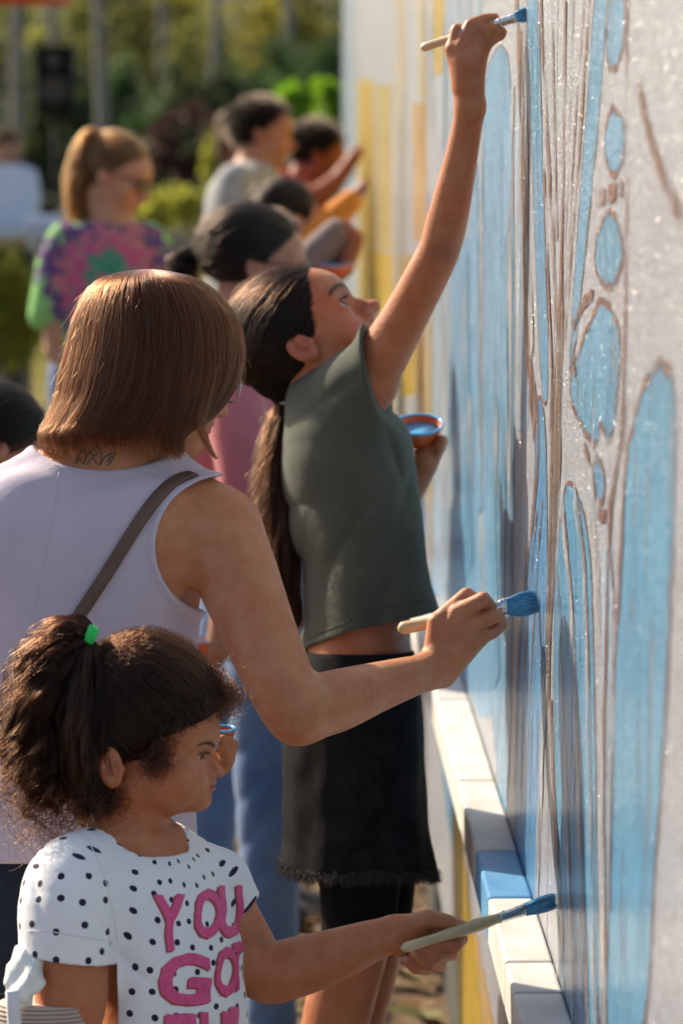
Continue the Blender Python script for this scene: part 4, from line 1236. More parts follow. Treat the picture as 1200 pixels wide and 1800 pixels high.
def paintbrush(label, end, tip, d0, rh, rf, lb, lf, group="paintbrushes in the painters' hands", flatb=0.45, fan=1.5, side=(0, 1, 0)):
    """end and tip: photo position + depth; rh handle radius, rf ferrule radius in px; lf, lb: where ferrule and bristles begin (0..1)"""
    A = jw(*end, d0); B = jw(*tip, d0); ax = unit(B - A); Ln = np.linalg.norm(B - A); s = d0 / FPX
    root = thing("paintbrush", label, "paintbrush", A, group)
    t = np.linspace(0, lf + 0.01, 26)
    prof = np.interp(t / lf, [0, .015, .05, .35, .62, .80, 1.0], [.35, .75, 1.0, .92, 1.28, 1.32, .92]) * rh * s
    tube("handle", A + np.outer(t * Ln, ax), prof, M['wood_handle'], root, 14)
    t = np.linspace(lf, lb, 24)
    rib = 1 + 0.07 * (np.abs((t - lf) / (lb - lf) - 0.25) < 0.04) + 0.07 * (np.abs((t - lf) / (lb - lf) - 0.75) < 0.035) + 0.07 * (np.abs((t - lf) / (lb - lf) - 0.88) < 0.035)
    ref = (0, 0, 1)
    u = unit(np.cross(ax, ref)); v = np.cross(ax, u)
    def flat_tube(name, ts, r, fl, mat, sides=20):
        V, Fq = [], []
        for i, tt in enumerate(ts):
            for k in range(sides):
                a = 2 * math.pi * k / sides
                V.append(A + ax * tt * Ln + u * math.cos(a) * r[i] * fl[i] + v * math.sin(a) * r[i])
        n = len(ts)
        Fq = [(i * sides + k, i * sides + (k + 1) % sides, (i + 1) * sides + (k + 1) % sides, (i + 1) * sides + k) for i in range(n - 1) for k in range(sides)]
        Fq += [tuple(range(sides))[::-1], tuple(range((n - 1) * sides, n * sides))]
        return mesh_obj(name, V, Fq, mat, root)
    q = (t - lf) / (lb - lf)
    flat_tube("ferrule", t, (rh * 1.02 + (rf - rh * 1.02) * q) * rib * s, 1 + (flatb - 1) * q, M['steel'])
    t = np.linspace(lb - 0.002, 0.955, 12); q = (t - lb) / (0.955 - lb)
    flat_tube("bristles", t, np.interp(q, [0, .5, .85, 1], [.95, (1 + fan) / 2 * .93, fan * .80, fan * .45]) * rf * s, np.interp(q, [0, 1], [flatb, flatb * 0.6]), M['bristle'])
    n = 520; S = []
    for i in range(n):
        a = rng.uniform(-1, 1); b = rng.uniform(-1, 1)
        base = A + ax * lb * Ln + v * a * rf * s * 0.9 + u * b * rf * s * flatb * 0.9
        e = A + ax * Ln * rng.uniform(0.955, 1.012) + v * a * rf * s * fan * rng.uniform(0.72, 1.18) + u * b * rf * s * flatb * 0.7
        S.append([base, (base + e) / 2 + v * a * rf * s * 0.12, e])
    br = [o for o in root.children if o.name.startswith("bristles")][0]
    hair_obj("bristle_hairs", np.array(S), 0.0005, 0.0002, M['bristle_hair'], br)
    return root
M['bristle_hair'] = plain("blue_coated_bristle", (0.05, 0.25, 0.48), 0.35, (0.16, 0.42, 0.62), 300)

def bowl(label, x, y, z, d0, r, depth, tilt=(0, 0), group="bowls of blue paint"):
    c = jw(x, y, z, d0); s = d0 / FPX; R = r * s; H = depth * s
    root = thing("paint_bowl", label, "bowl", c - np.array([0, 0, H]), group)
    ax = unit(np.array([tilt[0], tilt[1], 1.0]))
    prof = [(-H, 0.001), (-H, R * .52), (-H * .93, R * .60), (-H * .5, R * .84), (0, R), (0.004, R * 1.04), (0.006, R * 1.03), (0.003, R * .965), (-H * .30, R * .90)]
    lathe("shell", c, ax, prof[:-1] + [(-H * .30, R * .90), (-H * 0.34, 0.001)], M['bowl_orange'], root, 36)
    lathe("paint", c, ax, [(-H * .30, 0.001), (-H * .22, R * .90), (-H * .18, R * .915), (-H * .19, 0.001)], M['paint_blue'], root, 36)
    rim = [c + ax * 0.005 + (np.cos(a) * unit(np.cross(ax, (0, 1, 0))) + np.sin(a) * unit(np.cross(ax, unit(np.cross(ax, (0, 1, 0)))))) * R * 1.01 for a in np.linspace(0, 2 * math.pi, 40)]
    tube("rim", rim, 0.0022, M['paint_blue'], root, 6)
    return root

def shoe_pair(pts, d0, parent, size=0.25):
    for (x, y, z, ang) in pts:
        c = jw(x, y, z, d0); c = np.array([c[0], c[1], 0.0]); a = np.array([math.cos(ang), math.sin(ang), 0]); b = np.array([-a[1], a[0], 0])
        P = [(-0.35, .17, .16), (-0.30, .18, .30), (-0.12, .18, .34), (0.1, .18, .26), (0.35, .20, .18), (0.55, .18, .14), (0.66, .09, .07)]
        V, Fq = [], []; n = 12
        for (t, w, h_) in P:
            for k in range(n):
                an = 2 * math.pi * k / n
                V.append(c + a * t * size + b * math.cos(an) * w * size + np.array([0, 0, (0.5 + 0.5 * math.sin(an)) * h_ * size + 0.004]))
        Fq = [(i * n + k, i * n + (k + 1) % n, (i + 1) * n + (k + 1) % n, (i + 1) * n + k) for i in range(len(P) - 1) for k in range(n)]
        Fq += [tuple(range(n))[::-1], tuple(range((len(P) - 1) * n, len(P) * n))]
        mesh_obj("shoe", V, Fq, M['shoe'], parent)
# ================================================================== the child in the dotted shirt
def build_child():
    d0 = 3.1
    root = thing("person", "small child in white polka dot shirt with curly ponytail, painting with bandaged arm lowered", "person", (jw(280, 1700, 0, d0)[0], jw(280, 1700, 0, d0)[1], 0))
    u_sh = unit((0.72, 0, 0.70)); fr = unit((0.70, 0, -0.72))
    H = Head((301, 1321, 0), (0.965, 0.04, -0.25), (0.04, -1, 0.0), 205)
    cran = (-0.24, 0.0, 0.36, 0.635, 0.525, 0.60)
    tors = [(232, 1470, 8, 84, 56), (252, 1510, 5, 128, 76), (272, 1570, 0, 142, 86), (292, 1650, 0, 136, 94), (302, 1720, 0, 136, 101), (304, 1800, 0, 138, 106), (302, 1900, 0, 142, 108), (300, 2020, 0, 146, 110)]
    v = Vol((-70, 1080, -260), (850, 2060, 300), 3.0)
    v.loft(tors, u_sh, k=6)
    v.chain([(222, 1392, 0, 62), (226, 1440, 5, 60), (236, 1490, 5, 70)], k=24)
    v.chain([(205, 1470, -20, 40), (125, 1545, -85, 62)], k=26)
    v.chain([(285, 1478, 40, 40), (375, 1545, 95, 50)], k=26)
    head_sdf(v, H, cran, nose=0.425, cheek=1.34, chin=0.045, lips=1.15, brow=0.03, ear=(-0.36, -0.12, 1.36), jaw=(-0.14, 0, -0.22, 0.43, 0.40, 0.34))
    for s_ in (1, -1): H.e(v, (0.10, s_ * 0.24, -0.27), (0.19, 0.16, 0.17), 0.10)
    # near (bandaged) arm
    v.chain([(122, 1570, -95, 66), (124, 1650, -118, 66), (126, 1750, -128, 64), (112, 1850, -125, 56), (150, 1930, -160, 48), (230, 1960, -200, 36), (262, 1962, -205, 32)], k=22, kk=18)
    for i, (dx, dy) in enumerate([(60, -16), (64, 0), (62, 14), (52, 26)]):
        v.chain([(262, 1962 + dy * 0.6, -205, 17), (262 + dx * .6, 1962 + dy, -212, 13), (262 + dx, 1972 + dy, -214, 10)], k=5)
    v.chain([(250, 1945, -215, 16), (285, 1925, -225, 12), (305, 1930, -228, 10)], k=6)
    # far arm to the brush
    v.chain([(392, 1570, 105, 44), (425, 1640, 105, 47), (462, 1708, 98, 52), (520, 1700, 102, 53), (590, 1678, 108, 46), (645, 1657, 112, 38), (694, 1640, 114, 30)], k=20, kk=16)
    v.chain([(694, 1640, 114, 29), (732, 1632, 122, 28)], k=14)
    v.ell((712, 1658, 108), (24, 26, 20), k=14)
    for mc in [(785, 1636, 138, 15), (776, 1652, 145, 15), (761, 1668, 146, 14), (742, 1682, 142, 13)]:
        v.chain([(716, 1646, 122, 22), mc], k=10)
    fingers = [
        [(784, 1640, 140, 13.5), (810, 1651, 122, 12.5), (801, 1661, 100, 12), (762, 1658, 88, 10.2)],
        [(776, 1655, 146, 13.5), (793, 1676, 124, 13), (768, 1680, 96, 12.2), (736, 1661, 80, 10.4)],
        [(761, 1669, 147, 13), (774, 1697, 124, 12.3), (752, 1695, 94, 11.6), (728, 1676, 78, 10)],
        [(743, 1683, 143, 12), (747, 1703, 122, 11), (730, 1702, 98, 10.6), (713, 1688, 84, 9.4)]]
    for f in fingers: v.chain(f, k=3.5, kk=3)
    v.chain([(712, 1630, 104, 20), (752, 1615, 100, 17), (786, 1620, 101, 13.2), (812, 1628, 104, 10.4)], k=9, kk=4)
    sk = (0.47, 0.190, 0.088); red = (0.50, 0.19, 0.125); nail = (0.60, 0.34, 0.27)
    spots = head_spots(H, (0.40, 0.12, 0.10), red, 0.4, (0.05, 0.025, 0.016), (-0.34, 0.525, -0.11, (0.20, 0.075, 0.042)))
    for f in fingers: spots += [px_spot(*f[3][:3], 13, red, 0.5), px_spot(f[3][0] - 4, f[3][1] - 3, f[3][2] - 9, 6.5, nail, 0.95)]
    spots += [px_spot(812, 1624, 95, 8, nail, 0.7), px_spot(462, 1650, 60, 16, (0.25, 0.10, 0.06), 0.5)]
    sdf_obj("body", v, d0, M['skin'], root, 2, body_color(sk, spots))
    eyes(H, d0, root, gaze=(-0.05, -0.25))
    brow_hair(H, d0, root, M['hair_black'], n=85)

    # ---- shirt
    v = Vol((-20, 1410, -250), (490, 2010, 230), 3.2)
    v.loft(tors, u_sh, k=6, infl=7)
    v.chain([(205, 1470, -20, 42), (122, 1548, -88, 72)], k=26)
    v.chain([(285, 1478, 40, 42), (378, 1548, 98, 54)], k=26)
    v.chain([(135, 1545, -85, 74), (120, 1600, -108, 88), (122, 1720, -122, 84)], k=26, kk=20)
    v.chain([(385, 1550, 100, 54), (412, 1600, 112, 52), (430, 1660, 112, 52)], k=22, kk=16)
    def folds(X, Y, Z):
        a = 8.0 * crease((X * 0.8 - Y * 0.55 + Z * 0.3) / 27.0 + 0.6 * np.sin(Y / 60.0)) * np.exp(-(((X - 240) / 62) ** 2 + ((Y - 1650) / 70) ** 2))
        b = 7.0 * crease((Y * 0.9 + X * 0.38) / 34.0 + 0.6 * np.sin(X / 45.0)) * np.clip((Y - 1660) / 90, 0, 1) * (0.6 + 0.4 * np.sin(X / 50.0))
        c = 6.0 * crease((X - 0.35 * Y) / 24.0 + 0.3 * np.sin(Y / 30.0)) * np.exp(-(((X - 105) / 75) ** 2 + ((Y - 1560) / 75) ** 2))
        e = 5.0 * crease((X * 0.3 + Y) / 36.0) * np.exp(-(((X - 340) / 60) ** 2 + ((Y - 1545) / 60) ** 2))
        return a + b + c + e
    v.bump(folds)
    # openings
    def neck(X, Y, Z):
        x = (X - 228) * 0.99 + (Y - 1455) * -0.12; z = Z - 5
        return (np.sqrt((x / 97) ** 2 + (z / 84) ** 2) - 1) * 84 + np.clip((Y - 1497) * 3.0, 0, None)
    v.apply(neck, (120, 1400, -90), (335, 1545, 100), 3, '-')
    D = v.D
    X, Y, Z = v.ax[0][:, None, None], v.ax[1][None, :, None], v.ax[2][None, None, :]
    near = (X * 1.0 - Z * 0.55) < 232 + 40
    hem = (Y - (1650 + (X - 42) * 0.135))
    armside = (X + Z * 0.0 < 214) & (Z < -28) & (Y > 1600)
    v.D = np.where(armside, np.maximum(v.D, hem.astype(np.float32) + 0 * v.D), v.D)
    fhem = ((X - 432) * 0.75 + (Y - 1612) * 0.66)
    farside = (X > 396) & (Z > 55) & (Y < 1720)
    v.D = np.where(farside, np.maximum(v.D, fhem.astype(np.float32) + 0 * v.D), v.D)
    # hollow of the near sleeve round the arm
    v.chain([(124, 1625, -114, 73), (125, 1690, -122, 73)], k=2, op='-')
    v.D = np.maximum(v.D, (v.ax[1][None, :, None] - 1985))
    sl_a = np.array(jj(128, 1520, -85)[:3]); sl_d = unit(np.array(jj(122, 1700, -122)[:3]) - sl_a)
    e1 = unit(np.cross(sl_d, (0, 0, 1))); e2 = np.cross(sl_d, e1)
    def pat(V):
        th = np.arctan2((V[:, 2] - 0) , (V[:, 0] - 285)); th = np.where(th > 1.6, th - 2 * math.pi, th)
        uv = np.stack([th * 128, V[:, 1] + 0.75 * np.hypot(V[:, 0] - 285, V[:, 2]), 0 * V[:, 0]], 1)
        q = V - sl_a; along = q @ sl_d; rad = np.linalg.norm(q - np.outer(along, sl_d), axis=1)
        sl = (along > 18) & (rad < 100) & (V[:, 0] < 206) & (V[:, 2] < -10)
        uv2 = np.stack([np.arctan2(q @ e2, q @ e1) * 84 + 900, along + 2000, 0 * along], 1)
        return np.where(sl[:, None], uv2, uv)
    shirt, Vs, Qs = sdf_obj("shirt", v, d0, M['dots'], root, 2, None, pat)
    bv = bvh_of(Vs, Qs, d0)
    def sew(pts, r, nm, off=0.0004, n=8):
        W = [h[0] for h in (ray_px(bv, x, y, off) for (x, y) in catmull(pts, n)) if h is not None]
        if len(W) > 3: tube(nm, np.array(W), r, M['white_cloth'], shirt, 6, flat=0.6, ref=FW)
    sew([(50, 1636), (90, 1638), (140, 1646), (198, 1656)], 0.0006, "sleeve_hem")
    sew([(150, 1462), (195, 1488), (250, 1503), (300, 1508), (330, 1496)], 0.0006, "collar_seam")
    sew([(150, 1470), (176, 1520), (196, 1590), (206, 1650)], 0.0006, "armhole_seam")
    # ---- lettering, laid on the cloth
    def letter(ch, x0, y0, x1, y1, skew=0.0):
        cu = bpy.data.curves.new("letter_outline", 'FONT'); cu.body = ch; cu.offset = 0.035; cu.resolution_u = 3; cu.fill_mode = 'FRONT'
        to = bpy.data.objects.new("letter_outline", cu); COL.objects.link(to)
        dg = bpy.context.evaluated_depsgraph_get(); dg.update()
        me = to.evaluated_get(dg).to_mesh(); bm = bmesh.new(); bm.from_mesh(me); to.evaluated_get(dg).to_mesh_clear()
        bpy.data.objects.remove(to); bpy.data.curves.remove(cu)
        bmesh.ops.triangulate(bm, faces=bm.faces[:])
        for it in range(5):
            es = [e for e in bm.edges if e.calc_length() > 0.09]
            if not es: break
            bmesh.ops.subdivide_edges(bm, edges=es, cuts=1); bmesh.ops.triangulate(bm, faces=bm.faces[:])
        bm.verts.ensure_lookup_table()
        P = np.array([x.co[:2] for x in bm.verts]); Fq = [tuple(q.index for q in f.verts) for f in bm.faces]; bm.free()
        P = (P - P.min(0)) / (P.max(0) - P.min(0))
        for nm, mt, dx, dy, off in (("letter_shadow", M['letter_red'], -3.5, 3.0, 0.0005), ("letter", M['letter_pink'], 0, 0, 0.0009)):
            W = []
            for (a, b) in P:
                x = x0 + (x1 - x0) * a + dx + 1.6 * math.sin(b * 9 + x0); y = y1 + (y0 - y1) * b + dy + skew * a + 1.2 * math.sin(a * 7)
                hit = None
                for tr in range(60):
                    hit = ray_px(bv, x, y, off)
                    if hit is not None: break
                    x -= 0.7
                W.append(hit[0])
            mesh_obj(nm, np.array(W), Fq, mt, shirt, True)
    letter("Y", 272, 1572, 327, 1672); letter("O", 342, 1562, 391, 1650); letter("U", 386, 1556, 427, 1648)
    letter("G", 279, 1676, 371, 1768); letter("O", 379, 1664, 419, 1752); letter("T", 409, 1656, 425, 1742)
    letter("T", 292, 1782, 346, 1880); letter("H", 352, 1778, 402, 1872); letter("I", 402, 1770, 418, 1860)

    # ---- leggings and shoes (below the frame)
    v = Vol((130, 1940, -190), (480, 3160, 170), 9)
    v.loft([(300, 1960, 0, 152, 116), (300, 2080, 0, 150, 118), (300, 2160, 0, 146, 112)], u_sh, k=10)
    for sx in (-1, 1):
        v.chain([(300 + sx * 55, 2130, sx * 55, 84), (300 + sx * 52, 2450, sx * 55, 64), (296 + sx * 50, 2720, sx * 52, 56), (292 + sx * 50, 3075, sx * 52, 36)], k=30)
    sdf_obj("leggings", v, d0, M['denim_navy'], root, 2)
    shoe_pair([(245, 3100, -52, -0.6), (345, 3100, 52, -0.6)], d0, root, 0.2)

    # ---- bandage and gauze on the near arm
    v = Vol((-60, 1640, -260), (230, 1900, 0), 3.2)
    v.chain([(92, 1775, -128, 80), (104, 1890, -128, 76)], k=6)
    v.ell((60, 1790, -130), (70, 60, 78), k=20)
    v.D = np.maximum(v.D, ((1736 - v.ax[1]) + 0.0)[None, :, None] + (v.ax[0] * 0.01)[:, None, None])
    v.D = np.maximum(v.D, (v.ax[1] - 1885)[None, :, None])
    bd, _, _ = sdf_obj("bandage", v, d0, M['bandage'], root, 1, None, lambda V: V)
    tube("bandage_edge", jws([(22, 1742, -215), (24, 1770, -212), (26, 1800, -212), (28, 1850, -210)], d0), 0.0075, M['white_cloth'], bd, 8, flat=0.35, ref=(0, 1, 0))
    v = Vol((-10, 1640, -240), (110, 1760, -40), 3)
    v.chain([(44, 1668, -140, 20), (40, 1700, -165, 24), (30, 1735, -175, 22)], k=10)
    v.chain([(60, 1690, -170, 16), (58, 1722, -190, 20), (40, 1745, -190, 24)], k=10)
    v.bump(lambda X, Y, Z: 2.6 * np.sin(X / 6.0 + np.sin(Y / 9.0) * 1.5) + 1.8 * np.sin(Y / 7.0 + Z / 8.0))
    sdf_obj("gauze", v, d0, M['gauze'], root, 1)

    # ---- hair: a cap, combed strands, a curly tail
    hv = Vol((60, 1060, -220), (470, 1480, 240), 4)
    c0 = H.p(*cran[:3]); rr = np.array(cran[3:]) * H.S
    hv.ell(c0, rr * 1.035, H.R, 3, raw=True)
    hv.ell((176, 1368, 0), (54, 62, 86), k=24)
    # hairline: keep what lies behind it
    X, Y, Z = hv.ax[0][:, None, None], hv.ax[1][None, :, None], hv.ax[2][None, None, :]
    def hl(X, Y, Z):
        q = [(X - H.O[0]) * a[0] + (Y - H.O[1]) * a[1] + (Z - H.O[2]) * a[2] for a in (H.f, H.u)]
        f, u_ = q[0] / H.S, q[1] / H.S
        line = np.interp(u_.ravel(), [-0.7, -0.40, -0.20, -0.09, 0.05, 0.12, 0.2, 0.31, 0.46, 0.6], [-0.45, -0.42, -0.22, -0.05, -0.02, 0.05, 0.20, 0.42, 0.5, 0.6]).reshape(u_.shape)
        return (f - line) * H.S
    hv.D = np.maximum(hv.D, (hl(X, Y, Z).astype(np.float32) + 9 + 3 * np.sin(Y / 7.0 + X / 9.0)) * 0.8)
    hv.D = np.maximum(hv.D, (Y - 1428 + 5 * np.sin(X / 11.0)) * 0.8 + (X - 200) * 0.25)
    cap, _, _ = sdf_obj("hair", hv, d0, M['cap_black'], root, 3)
    tie = np.array(jj(158, 1124, -10)[:3])
    def region(d):
        P = c0 + (d * rr) @ H.R
        return hl(np.array([P[0]]), np.array([P[1]]), np.array([P[2]]))[0] < 4 and P[1] < 1425
    S1 = scalp_strands(H, cran, tie, 5200, region, lift=0.05, wave=0.022, push=1.035, wfreq=3.2)
    hair_obj("strands", W3(S1, d0), 0.00028, 0.00022, M['hair_curl'], cap)
    S = tail_strands([(157, 1125, -10, 8), (160, 1180, -40, 34), (160, 1280, -48, 56), (174, 1375, -40, 52), (192, 1432, -30, 44)], 2200, pts=26, curl=7, freq=3.5, frizz=7, lenvar=0.3, clump=140)
    hair_obj("nape_strands", W3(S, d0), 0.00028, 0.00022, M['hair_curl'], cap)
    # loose frizz over the crown
    S = scalp_strands(H, cran, tie, 620, lambda d: region(d) and (d @ np.array([0.1, 0, 1])) > -0.1, lift=0.13, wave=0.05, push=1.045, wfreq=4.5)
    hair_obj("loose_strands", W3(S, d0), 0.00016, 0.00010, M['hair_curl'], cap)
    guide = [(158, 1122, -8, 16), (132, 1112, -15, 28), (100, 1140, -20, 38), (78, 1195, -22, 46), (66, 1265, -20, 52), (74, 1330, -15, 54), (90, 1390, -12, 48), (104, 1432, -10, 36)]
    S = tail_strands(guide, 4200, pts=48, curl=17, freq=4.4, frizz=4, lenvar=0.6, clump=60)
    hair_obj("ponytail", W3(S, d0), 0.00027, 0.00014, M['hair_curl'], cap)
    S = tail_strands([(158, 1122, -8, 10), (140, 1130, -12, 30), (112, 1170, -18, 44), (100, 1250, -16, 48), (112, 1330, -12, 48), (128, 1400, -10, 40)], 3800, pts=30, curl=8, freq=3.6, frizz=5, lenvar=0.5, clump=120)
    hair_obj("ponytail_core", W3(S, d0), 0.0003, 0.00016, M['hair_curl'], cap)
    S = tail_strands([(150, 1115, -8, 18), (108, 1122, -18, 44), (66, 1190, -22, 58), (50, 1290, -18, 64), (52, 1370, -14, 66), (70, 1440, -10, 60)], 520, pts=40, curl=17, freq=5, frizz=12, lenvar=0.6, clump=60)
    hair_obj("loose_curls", W3(S, d0), 0.0002, 0.0001, M['hair_curl'], cap)
    # long stray ringlets at the tail's end, forehead fringe and nape wisps
    def wisps(starts, n, ln, curl, fr, dirv, spread, nm):
        out = np.zeros((n, 26, 3)); t = np.linspace(0, 1, 26)
        for i in range(n):
            s0 = np.array(starts[rng.integers(len(starts))], float) + rng.normal(0, spread, 3) * np.array([1, 1, 0.8])
            p = np.array(jj(*s0)[:3]); dv = unit(np.array(dirv) + rng.normal(0, 0.35, 3)); e1 = unit(np.cross(dv, (0.1, 0.2, 1))); e2 = np.cross(dv, e1)
            L_ = ln * rng.uniform(0.5, 1.2); c_ = curl * rng.uniform(0.5, 1.3); w = t * fr * 6.28 * rng.uniform(0.7, 1.3) + rng.uniform(0, 6.28)
            out[i] = p + np.outer(t * L_, dv) + (np.outer(np.cos(w) - np.cos(w[0]), e1) + np.outer(np.sin(w) - np.sin(w[0]), e2)) * (c_ * np.clip(t * 3, 0, 1))[:, None] + np.outer(t ** 2 * L_ * 0.25, (0, 1, 0))
        hair_obj(nm, W3(out, d0), 0.00024, 0.0001, M['hair_curl'], cap)
    wisps([(352, 1192, -20), (372, 1208, -10), (385, 1218, 10), (365, 1200, 30)], 520, 46, 11, 1.6, (0.8, 0.45, -0.1), 11, "fringe")
    wisps([(325, 1235, -75), (350, 1218, -55), (300, 1265, -92), (282, 1292, -100), (280, 1315, -100), (272, 1328, -102), (262, 1330, -102)], 520, 34, 7, 1.2, (0.45, 0.85, -0.15), 8, "temple_curls")
    wisps([(40, 1380, -30), (70, 1405, -20), (110, 1415, -18), (20, 1340, -25), (120, 1420, -20), (60, 1400, -30)], 240, 80, 17, 1.5, (-0.05, 0.95, -0.1), 16, "stray_ringlets")
    wisps([(190, 1395, -80), (165, 1375, -70), (150, 1400, -50)], 420, 34, 9, 1.3, (0.1, 0.95, -0.1), 14, "nape_curls")
    # hair elastic
    tc = np.array(jj(157, 1121, -9)[:3]); ax = unit((-0.75, -0.35, -0.1)); e1 = unit(np.cross(ax, (0, 0, 1))); e2 = np.cross(ax, e1)
    for k in (-1, 0, 1):
        P = [tc + ax * k * 6 + (e1 * math.cos(a) + e2 * math.sin(a)) * (19 + rng.normal(0, .6)) for a in np.linspace(0, 2 * math.pi, 30)]
        tube("hair_elastic", to_world(np.array(P), d0), 4.6 * d0 / FPX, M['green_tie'], root, 8)
    paintbrush("paintbrush with pale wooden handle held low by the child in polka dots", (705, 1668, 46), (974, 1583, 184), d0, 9.5, 11, 0.80, 0.63, flatb=0.7, fan=1.35)
    return root
build_child()
# ================================================================== the woman in the lilac top
def build_woman():
    d0 = 3.4
    b0 = jw(150, 1600, 0, d0)
    root = thing("person", "woman with brown bob in lilac tank top seen from behind, reaching out with a brush", "person", (b0[0], b0[1], 0))
    H = Head((284, 656, 34), (0.86, 0.17, 0.47), (0.16, -0.985, 0.03), 286)
    tors = [(205, 785, 26, 60, 48), (192, 812, 28, 112, 64), (168, 850, 30, 182, 88), (152, 920, 25, 222, 118), (148, 1000, 20, 214, 128), (146, 1080, 15, 204, 130), (142, 1180, 10, 196, 130), (136, 1290, 8, 196, 132), (130, 1400, 8, 206, 138), (125, 1500, 8, 216, 144)]
    u = unit((0.97, 0, 0.22))
    def torso(v, infl):
        v.loft(tors, u, k=6, infl=infl)
        v.chain([(205, 800, 25, 62), (300, 862, 18, 58), (372, 932, 0, 76)], k=30, infl=infl, kk=26)
        v.chain([(195, 800, 30, 62), (80, 850, 35, 58), (-20, 930, 40, 82)], k=30, infl=infl, kk=26)
        v.ell((255, 960, -62), (95, 120, 42), k=40)      # shoulder blade
        v.ell((45, 960, -50), (90, 120, 42), k=40)
    v = Vol((-190, 460, -330), (910, 1560, 330), 3.5)
    torso(v, 0)
    v.chain([(240, 730, 20, 66), (212, 785, 22, 70), (200, 830, 22, 80)], k=26)
    head_sdf(v, H, nose=0.43, chin=0.02)
    # right arm to the brush
    v.chain([(380, 940, -5, 84), (415, 1010, -50, 74), (455, 1110, -118, 66), (500, 1215, -185, 60), (525, 1250, -198, 58)], k=26, kk=22)
    v.chain([(525, 1250, -198, 57), (590, 1232, -150, 55), (655, 1210, -85, 45), (712, 1192, -35, 37), (752, 1180, 0, 31)], k=16, kk=16)
    v.chain([(752, 1180, 0, 30), (788, 1142, 18, 34)], k=16)
    mcs = [(768, 1094, 14, 18), (803, 1079, 8, 18.5), (829, 1095, 10, 17.5), (841, 1116, 16, 16)]
    for mc in mcs: v.chain([(765, 1165, 8, 25), mc], k=6)
    v.chain([(778, 1186, 14, 24), (838, 1124, 18, 17)], k=12)
    fingers = [
        [(768, 1094, 14, 17.5), (820, 1045, 22, 13.2), (838, 1058, 42, 12.5), (842, 1078, 58, 11)],
        [(803, 1079, 8, 18), (849, 1053, -4, 13.6), (861, 1068, 32, 12.8), (858, 1084, 50, 11)],
        [(829, 1097, 10, 16.5), (873, 1082, 4, 12.2), (877, 1087, 28, 11), (866, 1094, 48, 10)],
        [(842, 1120, 16, 14.5), (866, 1113, 12, 10.6), (884, 1099, 22, 8.8)]]
    for f in fingers: v.chain(f, k=2.5)
    v.chain([(770, 1135, 40, 20), (800, 1105, 62, 15.5), (838, 1082, 66, 12), (850, 1078, 64, 10)], k=8, kk=5)
    # left arm folded forward, holding a bowl in front
    v.chain([(-30, 940, 45, 84), (-50, 1060, 90, 72), (-20, 1220, 120, 60), (120, 1300, 190, 52), (280, 1330, 215, 38), (345, 1332, 220, 32)], k=26, kk=20)
    v.chain([(345, 1332, 220, 30), (385, 1338, 222, 26)], k=12)
    for (a, b_) in (((380, 1300, 186), 0), ((392, 1300, 184), 1), ((403, 1303, 190), 2), ((410, 1309, 200), 3)):
        v.chain([(380, 1345, 222, 14), (400, 1335, a[2], 12), (a[0], a[1], a[2], 9.5)], k=5)
    sk = (0.53, 0.235, 0.112); red = (0.50, 0.21, 0.14)
    spots = head_spots(H, (0.45, 0.17, 0.14), red, 0.3) + [px_spot(f[1][0], f[1][1], f[1][2] - 12, 15, red, 0.5) for f in fingers] + [px_spot(520, 1290, -230, 40, red, 0.35)]
    body, Vb, Qb = sdf_obj("body", v, d0, M['skin'], root, 2, body_color(sk, spots))
    eyes(H, d0, root)
    # ---- tank top
    v = Vol((-190, 760, -200), (420, 1545, 200), 3.5)
    torso(v, 9)
    v.bump(lambda X, Y, Z: 7.0 * crease((X * 0.97 + Y * 0.14) / 52.0 + 0.8 * np.sin(Y / 170.0)) * np.clip((Y - 980) / 220, 0, 1)
           + 5.5 * crease((X * 0.45 + Y * 0.9) / 30.0 + 0.5 * np.sin(X / 40.0)) * np.exp(-(((X - 335) / 65) ** 2 + ((Y - 1120) / 75) ** 2))
           + 2.0 * crease((X * 0.5 - Y * 0.85) / 44.0) * np.exp(-(((X - 180) / 150) ** 2 + ((Y - 930) / 50) ** 2)))
    X, Y, Z = v.ax[0][:, None, None], v.ax[1][None, :, None], v.ax[2][None, None, :]
    nk = (np.sqrt(((X - 188) / 142) ** 2 + ((Y - 757) / 70) ** 2) - 1) * 70 + 0 * Z
    v.D = v.D - (4.5 * np.exp(-((nk - 3) / 9.0) ** 2)).astype(np.float32)
    v.D = np.maximum(v.D, -nk.astype(np.float32))
    ah = (np.sqrt(((X - 400) / 120) ** 2 + ((Y - 960) / 124) ** 2) - 1) * 120 + 0 * Z
    v.D = v.D - (9.0 * np.exp(-((ah - 2) / 10.0) ** 2)).astype(np.float32)
    v.D = np.maximum(v.D, -ah.astype(np.float32))
    ah = (np.sqrt(((X + 150) / 117) ** 2 + ((Y - 970) / 124) ** 2) - 1) * 117 + 0 * Z
    v.D = np.maximum(v.D, -ah.astype(np.float32))
    v.D = np.maximum(v.D, ((Y - 1510) + 4 * np.sin(X / 40.0) + 0 * Z).astype(np.float32))
    tank, Vt, Qt = sdf_obj("tank_top", v, d0, M['tank'], root, 2)
    bv = bvh_of(Vt, Qt, d0)
    # bindings and the back seam, sewn on the cloth
    def on_cloth(pts, r, nm, mat, n=8, off=0.001, flat=0.5):
        P = catmull(pts, n); W = []
        for (x, y) in P:
            h = ray_px(bv, x, y, off)
            if h is not None: W.append(h[0])
        if len(W) > 3: tube(nm, np.array(W), r, mat, tank, 8, flat=flat, ref=FW)
    on_cloth([(92, 816), (143, 832), (190, 836), (240, 832), (280, 820)], 0.0006, "neck_seam", M['tank'], off=0.0003)
